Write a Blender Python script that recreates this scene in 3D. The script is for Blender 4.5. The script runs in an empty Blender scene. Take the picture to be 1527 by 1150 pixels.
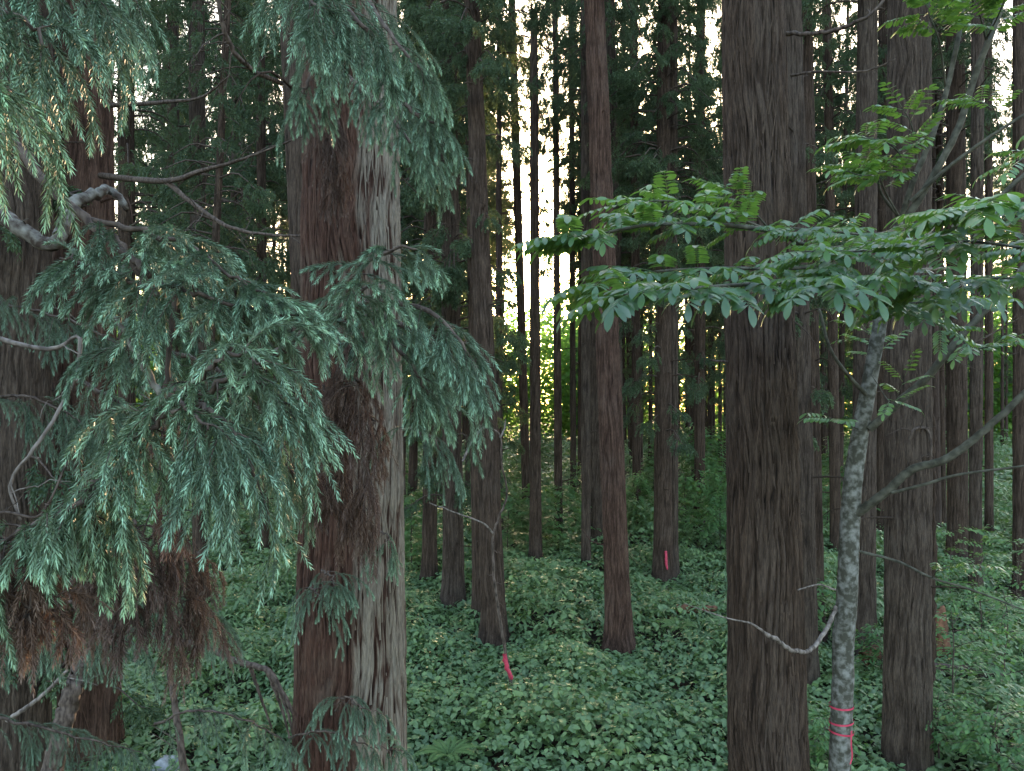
import bpy, math
import numpy as np

# ------------------------------------------------------------------ camera, sky, sun, exposure
sc = bpy.context.scene
COL = sc.collection
F, CX, HY, H = 1153.0, 763.5, 590.0, 5.5      # focal length and horizon in photo pixels, eye height in metres
cam = bpy.data.cameras.new('camera')
cam.sensor_width = 36.0
cam.lens = 36.0 * F / 1527.0
cam.shift_y = (HY - 575.0) / 1527.0
cam.clip_start, cam.clip_end = 0.05, 1500.0
camo = bpy.data.objects.new('camera', cam)
camo.location = (0, 0, H)
camo.rotation_euler = (math.radians(90), 0, 0)
COL.objects.link(camo)
sc.camera = camo

SUN_EL, SUN_AZ = math.radians(9.5), math.radians(5.5)    # low sun behind the trunks, a little to the right
w = bpy.data.worlds.new('World')
sc.world = w
w.use_nodes = True
nt = w.node_tree
nt.nodes.clear()
sky = nt.nodes.new('ShaderNodeTexSky')
sky.sky_type = 'NISHITA'
sky.sun_disc = False
sky.sun_elevation = SUN_EL
sky.sun_rotation = SUN_AZ
sky.air_density, sky.dust_density, sky.ozone_density = 1.0, 3.0, 0.6
bg = nt.nodes.new('ShaderNodeBackground')
bg.inputs['Strength'].default_value = 0.15
wo = nt.nodes.new('ShaderNodeOutputWorld')
nt.links.new(sky.outputs[0], bg.inputs[0])
nt.links.new(bg.outputs[0], wo.inputs[0])

sl = bpy.data.lights.new('sun', 'SUN')
sl.energy = 2.0
sl.angle = math.radians(0.5)
sl.color = (1.0, 0.66, 0.38)
so = bpy.data.objects.new('sun', sl)
so.rotation_euler = (math.radians(90) - SUN_EL, 0, math.pi - SUN_AZ)
COL.objects.link(so)

sc.view_settings.view_transform = 'Standard'
sc.view_settings.look = 'None'
sc.view_settings.gamma = 1.0
sc.view_settings.exposure = 3.25
cy = sc.cycles
cy.max_bounces, cy.diffuse_bounces, cy.glossy_bounces, cy.transmission_bounces = 7, 4, 2, 4
cy.transparent_max_bounces = 4
cy.caustics_reflective = cy.caustics_refractive = False
cy.sample_clamp_indirect = 6.0
cy.use_denoising = True

rng = np.random.default_rng(11)
UP = np.array([0.0, 0.0, 1.0])


def P(x, y, d):
    """world point seen at photo pixel x, y at distance d"""
    return np.array([(x - CX) / F * d, d, H - (y - HY) / F * d])


def gz(x, y):
    return 0.10 * np.sin(x * 0.37 + 1.3) * np.cos(y * 0.29) + 0.07 * np.sin(x * 0.9 + y * 0.6) - 0.05


def nrm(v):
    return v / (np.linalg.norm(v, axis=-1, keepdims=True) + 1e-9)


# ------------------------------------------------------------------ mesh helpers
class MB:
    """collects verts and faces and builds ONE mesh"""
    def __init__(s):
        s.v, s.f, s.t, s.m, s.n = [], [], [], [], 0

    def add(s, V, Fc, tint=0.5, mat=0):
        V = np.asarray(V, np.float32).reshape(-1, 3)
        Fc = np.asarray(Fc, np.int32)
        s.v.append(V)
        s.f.append(Fc + s.n)
        s.t.append(np.broadcast_to(np.asarray(tint, np.float32), (len(V),)).copy())
        s.m.append(np.full(len(Fc), mat, np.int32))
        s.n += len(V)

    def mesh(s, name, mats, smooth=False, extra=None):
        me = bpy.data.meshes.new(name)
        V = np.concatenate(s.v)
        tris = [f for f in s.f]
        loops = np.concatenate([f.ravel() for f in tris]).astype(np.int32)
        tot = np.concatenate([np.full(len(f), f.shape[1], np.int32) for f in tris])
        start = np.concatenate([[0], np.cumsum(tot)[:-1]]).astype(np.int32)
        me.vertices.add(len(V))
        me.vertices.foreach_set('co', V.ravel())
        me.loops.add(len(loops))
        me.loops.foreach_set('vertex_index', loops)
        me.polygons.add(len(tot))
        me.polygons.foreach_set('loop_start', start)
        me.polygons.foreach_set('material_index', np.concatenate(s.m))
        if smooth:
            me.polygons.foreach_set('use_smooth', np.ones(len(tot), bool))
        a = me.attributes.new('tint', 'FLOAT', 'POINT')
        a.data.foreach_set('value', np.concatenate(s.t))
        if extra is not None:
            for k, val in extra.items():
                a = me.attributes.new(k, 'FLOAT', 'POINT')
                a.data.foreach_set('value', np.asarray(val, np.float32))
        for m in (mats if isinstance(mats, (list, tuple)) else [mats]):
            me.materials.append(m)
        me.update(calc_edges=True)
        return me


def obj(name, me, parent=None, loc=(0, 0, 0), rotz=0.0, scale=1.0):
    o = bpy.data.objects.new(name, me)
    o.location = loc
    o.rotation_euler = (0, 0, rotz)
    o.scale = (scale,) * 3 if np.isscalar(scale) else scale
    COL.objects.link(o)
    if parent is not None:
        o.parent = parent
    return o


def tag(o, label=None, cat=None, group=None, kind=None):
    if label: o['label'] = label
    if cat: o['category'] = cat
    if group: o['group'] = group
    if kind: o['kind'] = kind
    return o


def thing(name, label, cat, loc=(0, 0, 0), group=None):
    o = bpy.data.objects.new(name, None)
    o.location = loc
    o.empty_display_size = 0.3
    COL.objects.link(o)
    return tag(o, label, cat, group)


def catmull(pts, n):
    p = np.asarray(pts, float)
    if len(p) == 2:
        t = np.linspace(0, 1, n)[:, None]
        return p[0] * (1 - t) + p[1] * t
    q = np.vstack([2 * p[0] - p[1], p, 2 * p[-1] - p[-2]])
    out = []
    for s in np.linspace(0, len(p) - 1 - 1e-6, n):
        i = int(s); t = s - i
        a, b, c, d = q[i], q[i + 1], q[i + 2], q[i + 3]
        out.append(0.5 * (2 * b + (c - a) * t + (2 * a - 5 * b + 4 * c - d) * t * t + (3 * b - a - 3 * c + d) * t ** 3))
    return np.array(out)


def tube(mb, path, r, ns=7, tint=0.5, mat=0, wob=0.0):
    path = np.asarray(path, float)
    n = len(path)
    r = np.interp(np.linspace(0, 1, n), np.linspace(0, 1, len(np.atleast_1d(r))), np.atleast_1d(r))
    T = nrm(np.gradient(path, axis=0))
    ref = np.array([1.0, 0.13, 0.0]) if abs(T[:, 2]).mean() > 0.6 else UP
    A = nrm(np.cross(T, ref)); B = np.cross(T, A)
    th = np.arange(ns) * 2 * math.pi / ns
    rr = r[:, None] * (1 + wob * rng.normal(size=(n, ns)))
    V = path[:, None] + rr[..., None] * (np.cos(th)[None, :, None] * A[:, None] + np.sin(th)[None, :, None] * B[:, None])
    i, j = np.meshgrid(np.arange(n - 1), np.arange(ns), indexing='ij')
    j2 = (j + 1) % ns
    Fc = np.stack([i * ns + j, i * ns + j2, (i + 1) * ns + j2, (i + 1) * ns + j], -1).reshape(-1, 4)
    mb.add(V, Fc, tint, mat)
    c0 = np.array([path[-1] + T[-1] * r[-1]])
    base = mb.n - ns
    k = np.arange(ns)
    mb.v.append(c0.astype(np.float32)); mb.t.append(np.array([float(np.mean(tint))], np.float32))
    mb.f.append(np.stack([base + k, base + (k + 1) % ns, np.full(ns, mb.n)], -1).astype(np.int32))
    mb.m.append(np.full(ns, mat, np.int32)); mb.n += 1


def vnoise(u, v, nu, nv, r):
    g = r.random((nu, nv + 2))
    x = (u % 1.0) * nu; y = np.clip(v, 0, 1) * nv
    i = np.floor(x).astype(int); j = np.floor(y).astype(int)
    fx = x - i; fy = y - j
    fx = fx * fx * (3 - 2 * fx); fy = fy * fy * (3 - 2 * fy)
    i0, i1 = i % nu, (i + 1) % nu
    return (g[i0, j] * (1 - fx) * (1 - fy) + g[i1, j] * fx * (1 - fy) + g[i0, j + 1] * (1 - fx) * fy + g[i1, j + 1] * fx * fy)


def curves(base, d, L, droop, n, lift=0.0):
    """k drooping curves -> (k, n+1, 3)"""
    k = len(base)
    out = np.empty((k, n + 1, 3))
    out[:, 0] = base
    d = nrm(d)
    L = np.broadcast_to(L, (k,)); droop = np.broadcast_to(droop, (k,))
    for i in range(n):
        out[:, i + 1] = out[:, i] + d * (L / n)[:, None]
        g = np.zeros((k, 3)); g[:, 2] = -droop / n + lift * (i / n) / n
        d = nrm(d + g)
    return out


def needles(mb, C, m, ln, wd, ang=0.66, t0=0.0, mat=0, tipc=1.0, core=0.0):
    """needles in a spiral round each curve of C (k, n+1, 3); tint runs from old growth (0) to the fresh tip (1)"""
    k, n1, _ = C.shape
    n = n1 - 1
    t = t0 + (1 - t0) * (np.arange(m) + 0.5) / m
    x = t * n
    i = np.minimum(x.astype(int), n - 1)
    fr = (x - i)[None, :, None]
    B = C[:, i] * (1 - fr) + C[:, i + 1] * fr
    T = nrm(C[:, i + 1] - C[:, i])
    ref = nrm(rng.normal(size=(k, 1, 3)))
    N1 = nrm(np.cross(T, ref)); N2 = np.cross(T, N1)
    phi = np.arange(m)[None] * 2.39996 + rng.random((k, 1)) * 6.28 + rng.normal(size=(k, m)) * 0.25
    R = np.cos(phi)[..., None] * N1 + np.sin(phi)[..., None] * N2
    a = ang * (1.05 - 0.55 * np.clip((t - 0.75) / 0.25, 0, 1) ** 2)[None] * (1 + 0.18 * rng.normal(size=(k, m)))
    D = np.cos(a)[..., None] * T + np.sin(a)[..., None] * R
    Wd = nrm(np.cross(T, R) + 0.25 * rng.normal(size=(k, m, 3)))
    l = ln * (0.75 + 0.25 * np.sin(math.pi * np.clip(t, 0, 1)))[None] * (0.8 + 0.4 * rng.random((k, m)))
    l = l[..., None]
    V = np.empty((k, m, 4, 3), np.float32)
    V[:, :, 0] = B
    V[:, :, 1] = B + D * l * 0.45 + Wd * wd * 0.5
    V[:, :, 2] = B + D * l + T * l * 0.22
    V[:, :, 3] = B + D * l * 0.45 - Wd * wd * 0.5
    Fc = np.arange(k * m * 4).reshape(-1, 4)
    sr = 0.5 + 0.95 * rng.random((k, 1)) ** 1.3
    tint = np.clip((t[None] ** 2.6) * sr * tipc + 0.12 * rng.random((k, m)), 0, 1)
    mb.add(V, Fc, np.repeat(tint.reshape(-1), 4), mat)
    if core:
        cr = np.array([0, 2.1, 4.2])
        Tc = nrm(np.gradient(C, axis=1))
        A = nrm(np.cross(Tc, ref)); Bn = np.cross(Tc, A)
        V = (C[:, :, None] + core * (np.cos(cr)[None, None, :, None] * A[:, :, None] + np.sin(cr)[None, None, :, None] * Bn[:, :, None]))
        kk, ii, jj = np.meshgrid(np.arange(k), np.arange(n), np.arange(3), indexing='ij')
        o = kk * n1 * 3
        j2 = (jj + 1) % 3
        Fc = np.stack([o + ii * 3 + jj, o + ii * 3 + j2, o + (ii + 1) * 3 + j2, o + (ii + 1) * 3 + jj], -1).reshape(-1, 4)
        mb.add(V, Fc, 0.1, mat)


def at(path, t):
    n = len(path) - 1
    x = np.clip(t, 0, 1) * n
    i = np.minimum(x.astype(int), n - 1)
    f = (x - i)[:, None]
    return path[i] * (1 - f) + path[i + 1] * f, nrm(path[i + 1] - path[i])


def sprays(mb, path, t0, n2, L2, dr2, n3, L3, dr3, m, ln, wd, core=0.0, mat=0, updown=0.25, fwd=0.6, tipc=1.0, jit=1.0, nseg=7, wmb=None, wr=0.003, down=0.25, side=1.0):
    """side branchlets and their shoots along a bough path"""
    t = t0 + (1 - t0) * (np.arange(n2) + rng.random(n2)) / n2
    B, T = at(path, t)
    S = nrm(np.cross(T, UP) + 1e-4)
    sg = np.where(np.arange(n2) % 2 == 0, 1, -1)[:, None]
    d2 = T * fwd + S * sg * side * (0.75 + 0.3 * rng.random((n2, 1))) + UP * (updown * rng.normal(size=(n2, 1))) + 0.15 * rng.normal(size=(n2, 3)) * jit
    tip = (t > 0.92)[:, None]
    d2 = np.where(tip, T + 0.3 * S * sg, d2)
    l2 = L2 * (0.55 + 0.6 * rng.random(n2)) * (1.0 - 0.35 * t)
    C2 = curves(B, d2, l2, dr2 * (0.7 + 0.6 * rng.random(n2)), 10)
    needles(mb, C2, max(4, int(m * L2 / L3 * 0.9)), ln, wd, t0=0.15, mat=mat, tipc=tipc, core=core)
    if wmb is not None:
        for c in C2:
            tube(wmb, c[:8], [wr, wr * 0.5], 4)
    if n3:
        ts = 0.12 + 0.84 * (np.arange(n3) + 0.5) / n3
        idx = np.minimum((ts * 10).astype(int), 9)
        fr = (ts * 10 - idx)[None, :, None]
        B3 = (C2[:, idx] * (1 - fr) + C2[:, idx + 1] * fr)
        T3 = nrm(C2[:, idx + 1] - C2[:, idx])
        S3 = nrm(np.cross(T3, UP) + 0.22 * rng.normal(size=T3.shape))
        s3 = np.where(np.arange(n3) % 2 == 0, 1, -1)[None, :, None]
        d3 = T3 * 0.75 + S3 * s3 * 0.6 - UP * down + 0.18 * rng.normal(size=T3.shape)
        l3 = L3 * (0.55 + 0.65 * rng.random((n2, n3))) * (1.15 - 0.55 * ts)[None]
        C3 = curves(B3.reshape(-1, 3), d3.reshape(-1, 3), l3.reshape(-1), dr3 * (0.6 + 0.8 * rng.random(n2 * n3)), nseg)
        needles(mb, C3, m, ln, wd, mat=mat, tipc=tipc, core=core)


# ------------------------------------------------------------------ materials
def newmat(name):
    m = bpy.data.materials.new(name)
    m.use_nodes = True
    n = m.node_tree
    n.nodes.clear()
    return m, n, n.nodes.new('ShaderNodeOutputMaterial')


def N(n, t, **kw):
    x = n.nodes.new(t)
    for k, v in kw.items():
        if k in x.inputs.keys():
            x.inputs[k].default_value = v
        else:
            setattr(x, k, v)
    return x


def ramp(n, fac, stops):
    r = n.nodes.new('ShaderNodeValToRGB')
    e = r.color_ramp.elements
    while len(e) < len(stops):
        e.new(0.5)
    for x, (p, c) in zip(e, stops):
        x.position = p
        x.color = (*c, 1)
    n.links.new(fac, r.inputs[0])
    return r.outputs[0]


def mix(n, fac, a, b, blend='MIX'):
    x = n.nodes.new('ShaderNodeMix')
    x.data_type = 'RGBA'
    x.blend_type = blend
    for s, v in ((x.inputs[0], fac), (x.inputs[6], a), (x.inputs[7], b)):
        if hasattr(v, 'is_linked'):
            n.links.new(v, s)
        elif np.isscalar(v):
            s.default_value = v
        else:
            s.default_value = (*v, 1)
    return x.outputs[2]


def bark_mat(name, furrow, mid, ridge, weathered, zs=0.11, scale=26.0, bump=1.0):
    m, n, out = newmat(name)
    L = n.links.new
    tc = N(n, 'ShaderNodeTexCoord')
    oi = N(n, 'ShaderNodeObjectInfo')
    mp = N(n, 'ShaderNodeMapping')
    mp.inputs['Scale'].default_value = (1, 1, zs)
    L(tc.outputs['Object'], mp.inputs[0])
    def noise(sc_, det, rough=0.6):
        x = N(n, 'ShaderNodeTexNoise', noise_dimensions='4D')
        x.inputs['Scale'].default_value = sc_
        x.inputs['Detail'].default_value = det
        x.inputs['Roughness'].default_value = rough
        mm = N(n, 'ShaderNodeMath', operation='MULTIPLY')
        mm.inputs[1].default_value = 37.0
        L(oi.outputs['Random'], mm.inputs[0])
        L(mm.outputs[0], x.inputs['W'])
        return x
    n1 = noise(scale, 5); L(mp.outputs[0], n1.inputs['Vector'])
    n2 = noise(scale * 4, 4, 0.7); L(mp.outputs[0], n2.inputs['Vector'])
    n3 = noise(1.3, 3); L(tc.outputs['Object'], n3.inputs['Vector'])
    at_ = N(n, 'ShaderNodeAttribute', attribute_name='tint')
    we = N(n, 'ShaderNodeAttribute', attribute_name='weather')
    c0 = ramp(n, n1.outputs[0], [(0.32, furrow), (0.52, mid), (0.72, ridge)])
    c1 = mix(n, 0.55, c0, ramp(n, at_.outputs['Fac'], [(0.15, furrow), (0.5, mid), (0.9, ridge)]))
    c2 = mix(n, 0.5, c1, ramp(n, n2.outputs[0], [(0.36, (0.35, 0.35, 0.35)), (0.62, (1.4, 1.35, 1.3))]), 'MULTIPLY')
    wcol = ramp(n, n2.outputs[0], [(0.3, tuple(0.45 * x for x in weathered)), (0.6, weathered)])
    # weathering: grey outer bark where the attribute says so plus a few soft patches, kept off the furrows
    pm = N(n, 'ShaderNodeMapRange'); pm.inputs[1].default_value = 0.5; pm.inputs[2].default_value = 0.78
    pm.inputs[4].default_value = 0.45
    L(n3.outputs[0], pm.inputs[0])
    mx = N(n, 'ShaderNodeMath', operation='MAXIMUM'); L(pm.outputs[0], mx.inputs[0]); L(we.outputs['Fac'], mx.inputs[1])
    rm = N(n, 'ShaderNodeMapRange'); rm.inputs[1].default_value = 0.34; rm.inputs[2].default_value = 0.66
    L(at_.outputs['Fac'], rm.inputs[0])
    ml = N(n, 'ShaderNodeMath', operation='MULTIPLY'); L(mx.outputs[0], ml.inputs[0]); L(rm.outputs[0], ml.inputs[1])
    col = mix(n, ml.outputs[0], c2, wcol)
    b = N(n, 'ShaderNodeBsdfPrincipled')
    b.inputs['Roughness'].default_value = 0.9
    b.inputs['Specular IOR Level'].default_value = 0.2
    L(col, b.inputs['Base Color'])
    ad = N(n, 'ShaderNodeMath', operation='MULTIPLY_ADD'); ad.inputs[1].default_value = 0.45
    L(n2.outputs[0], ad.inputs[0]); L(n1.outputs[0], ad.inputs[2])
    bp = N(n, 'ShaderNodeBump'); bp.inputs['Strength'].default_value = bump; bp.inputs['Distance'].default_value = 0.05
    L(ad.outputs[0], bp.inputs['Height']); L(bp.outputs[0], b.inputs['Normal'])
    L(b.outputs[0], out.inputs[0])
    return m


def leaf_mat(name, old, fresh, trans, tf=0.3, rough=0.45, spec=0.4, var=0.35, vscale=1.5):
    """diffuse + translucent leaf; 'tint' runs from old growth to fresh growth"""
    m, n, out = newmat(name)
    L = n.links.new
    at_ = N(n, 'ShaderNodeAttribute', attribute_name='tint')
    oi = N(n, 'ShaderNodeObjectInfo')
    ge = N(n, 'ShaderNodeNewGeometry')
    tx = N(n, 'ShaderNodeTexNoise')
    tx.inputs['Scale'].default_value = vscale
    tx.inputs['Detail'].default_value = 2.0
    L(ge.outputs['Position'], tx.inputs['Vector'])
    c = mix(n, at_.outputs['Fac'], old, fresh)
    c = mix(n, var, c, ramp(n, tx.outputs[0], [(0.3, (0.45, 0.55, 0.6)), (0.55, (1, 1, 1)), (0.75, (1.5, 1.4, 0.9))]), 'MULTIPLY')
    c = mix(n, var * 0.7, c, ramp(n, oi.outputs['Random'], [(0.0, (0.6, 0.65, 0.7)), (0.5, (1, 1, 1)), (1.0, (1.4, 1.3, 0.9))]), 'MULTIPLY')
    b = N(n, 'ShaderNodeBsdfPrincipled')
    b.inputs['Roughness'].default_value = rough
    b.inputs['Specular IOR Level'].default_value = spec
    L(c, b.inputs['Base Color'])
    t = N(n, 'ShaderNodeBsdfTranslucent')
    L(mix(n, 0.6, c, trans), t.inputs['Color'])
    s = N(n, 'ShaderNodeMixShader')
    s.inputs[0].default_value = tf
    L(b.outputs[0], s.inputs[1]); L(t.outputs[0], s.inputs[2])
    L(s.outputs[0], out.inputs[0])
    return m


def plain_mat(name, a, b_, scale=8.0, rough=0.85, bump=0.3, z=1.0, lo=0.35, hi=0.65, spec=0.2):
    m, n, out = newmat(name)
    L = n.links.new
    tc = N(n, 'ShaderNodeTexCoord')
    mp = N(n, 'ShaderNodeMapping'); mp.inputs['Scale'].default_value = (1, 1, z)
    L(tc.outputs['Object'], mp.inputs[0])
    tx = N(n, 'ShaderNodeTexNoise'); tx.inputs['Scale'].default_value = scale; tx.inputs['Detail'].default_value = 6
    L(mp.outputs[0], tx.inputs['Vector'])
    b = N(n, 'ShaderNodeBsdfPrincipled')
    b.inputs['Roughness'].default_value = rough
    b.inputs['Specular IOR Level'].default_value = spec
    L(ramp(n, tx.outputs[0], [(lo, a), (hi, b_)]), b.inputs['Base Color'])
    bp = N(n, 'ShaderNodeBump'); bp.inputs['Strength'].default_value = bump; bp.inputs['Distance'].default_value = 0.02
    L(tx.outputs[0], bp.inputs['Height']); L(bp.outputs[0], b.inputs['Normal'])
    L(b.outputs[0], out.inputs[0])
    return m


M = {}
M['red'] = bark_mat('bark_red', (0.010, 0.005, 0.004), (0.074, 0.040, 0.029), (0.15, 0.090, 0.069), (0.15, 0.11, 0.095))
M['brown'] = bark_mat('bark_brown', (0.007, 0.005, 0.004), (0.058, 0.037, 0.027), (0.122, 0.085, 0.066), (0.125, 0.098, 0.083))
M['grey'] = bark_mat('bark_grey', (0.009, 0.006, 0.005), (0.062, 0.043, 0.033), (0.128, 0.096, 0.078), (0.15, 0.125, 0.108))
M['pale'] = bark_mat('bark_pale', (0.010, 0.005, 0.004), (0.072, 0.033, 0.024), (0.14, 0.080, 0.06), (0.33, 0.28, 0.23))
M['farbark'] = bark_mat('bark_far', (0.015, 0.009, 0.007), (0.055, 0.036, 0.029), (0.10, 0.072, 0.06), (0.12, 0.10, 0.09), scale=9)
M['twig'] = plain_mat('twig_bark', (0.035, 0.024, 0.02), (0.12, 0.09, 0.075), 30, z=0.3)
M['greytwig'] = plain_mat('dead_wood', (0.07, 0.055, 0.048), (0.25, 0.21, 0.19), 25, z=0.3)
M['oldtwig'] = plain_mat('old_twig_bark', (0.045, 0.034, 0.028), (0.16, 0.12, 0.105), 25, z=0.3)
M['lichen'] = plain_mat('lichen_bark', (0.05, 0.036, 0.03), (0.22, 0.21, 0.19), 22, lo=0.40, hi=0.70, bump=0.6)
M['mottle'] = plain_mat('mottled_smooth_bark', (0.058, 0.056, 0.044), (0.215, 0.212, 0.198), 17, lo=0.42, hi=0.66, bump=0.25)
M['limb'] = plain_mat('smooth_limb_bark', (0.038, 0.036, 0.027), (0.105, 0.10, 0.08), 14, bump=0.2)
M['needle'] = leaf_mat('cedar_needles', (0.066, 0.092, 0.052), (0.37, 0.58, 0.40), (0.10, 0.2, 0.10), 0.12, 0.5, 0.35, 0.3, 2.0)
M['farneedle'] = leaf_mat('cedar_foliage', (0.052, 0.082, 0.048), (0.105, 0.16, 0.09), (0.16, 0.22, 0.07), 0.28, 0.55, 0.25, 0.4, 0.6)
M['dead'] = leaf_mat('dead_needles', (0.115, 0.072, 0.058), (0.22, 0.16, 0.14), (0.14, 0.09, 0.07), 0.2, 0.8, 0.1, 0.3, 2.0)
M['leaf'] = leaf_mat('broad_leaf', (0.050, 0.108, 0.060), (0.105, 0.21, 0.065), (0.26, 0.48, 0.03), 0.36, 0.30, 0.9, 0.25, 2.0)
M['cover'] = leaf_mat('undergrowth_leaf', (0.115, 0.190, 0.095), (0.19, 0.29, 0.115), (0.2, 0.35, 0.04), 0.25, 0.45, 0.5, 0.3, 0.5)
M['shrub'] = leaf_mat('shrub_leaf', (0.085, 0.165, 0.075), (0.14, 0.26, 0.085), (0.22, 0.4, 0.05), 0.35, 0.5, 0.35, 0.35, 0.7)
M['fern'] = leaf_mat('fern_leaf', (0.09, 0.17, 0.06), (0.15, 0.24, 0.08), (0.25, 0.4, 0.05), 0.3, 0.55, 0.3, 0.2, 1.0)
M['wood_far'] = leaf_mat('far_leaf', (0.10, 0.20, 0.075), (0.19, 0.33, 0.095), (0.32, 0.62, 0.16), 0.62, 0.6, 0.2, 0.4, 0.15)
M['soil'] = plain_mat('forest_floor', (0.012, 0.010, 0.008), (0.055, 0.038, 0.026), 3.5, bump=0.8)
M['gravel'] = plain_mat('gravel', (0.20, 0.19, 0.19), (0.38, 0.36, 0.36), 14, bump=0.5)
M['stone'] = plain_mat('pale_stone', (0.16, 0.16, 0.165), (0.36, 0.36, 0.37), 9, bump=0.5)
M['ribbon'] = plain_mat('pink_ribbon', (0.42, 0.035, 0.075), (0.58, 0.065, 0.12), 20, rough=0.45, bump=0.1, spec=0.4)
M['rot'] = plain_mat('rotten_wood', (0.06, 0.03, 0.02), (0.24, 0.115, 0.07), 10, z=0.25, bump=0.7)


# ------------------------------------------------------------------ ground
def ground():
    xs = np.linspace(-150, 150, 151); ys = np.concatenate([np.linspace(-30, 60, 91), np.linspace(62, 260, 60)])
    X, Y = np.meshgrid(xs, ys, indexing='ij')
    V = np.stack([X, Y, gz(X, Y)], -1)
    a, b = len(xs), len(ys)
    i, j = np.meshgrid(np.arange(a - 1), np.arange(b - 1), indexing='ij')
    Fc = np.stack([i * b + j, (i + 1) * b + j, (i + 1) * b + j + 1, i * b + j + 1], -1).reshape(-1, 4)
    mb = MB(); mb.add(V, Fc)
    tag(obj('ground', mb.mesh('ground', M['soil'], True)), kind='structure')
    # gravel track crossing behind the trunks on the right
    mb = MB()
    pts = catmull([(5, 41, 0), (14, 36.5, 0), (26, 35, 0), (45, 33, 0)], 40)
    for q, s in ((0, -1.3), (1, 1.3)):
        pass
    Vv = np.concatenate([pts + [0, -1.5, 0], pts + [0, 1.5, 0]])
    Vv[:, 2] = gz(Vv[:, 0], Vv[:, 1]) + 0.06
    k = np.arange(39)
    mb.add(Vv, np.stack([k, k + 1, k + 41, k + 40], -1))
    tag(obj('gravel_path', mb.mesh('gravel_path', M['gravel'], True)), kind='structure')


ground()


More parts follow.
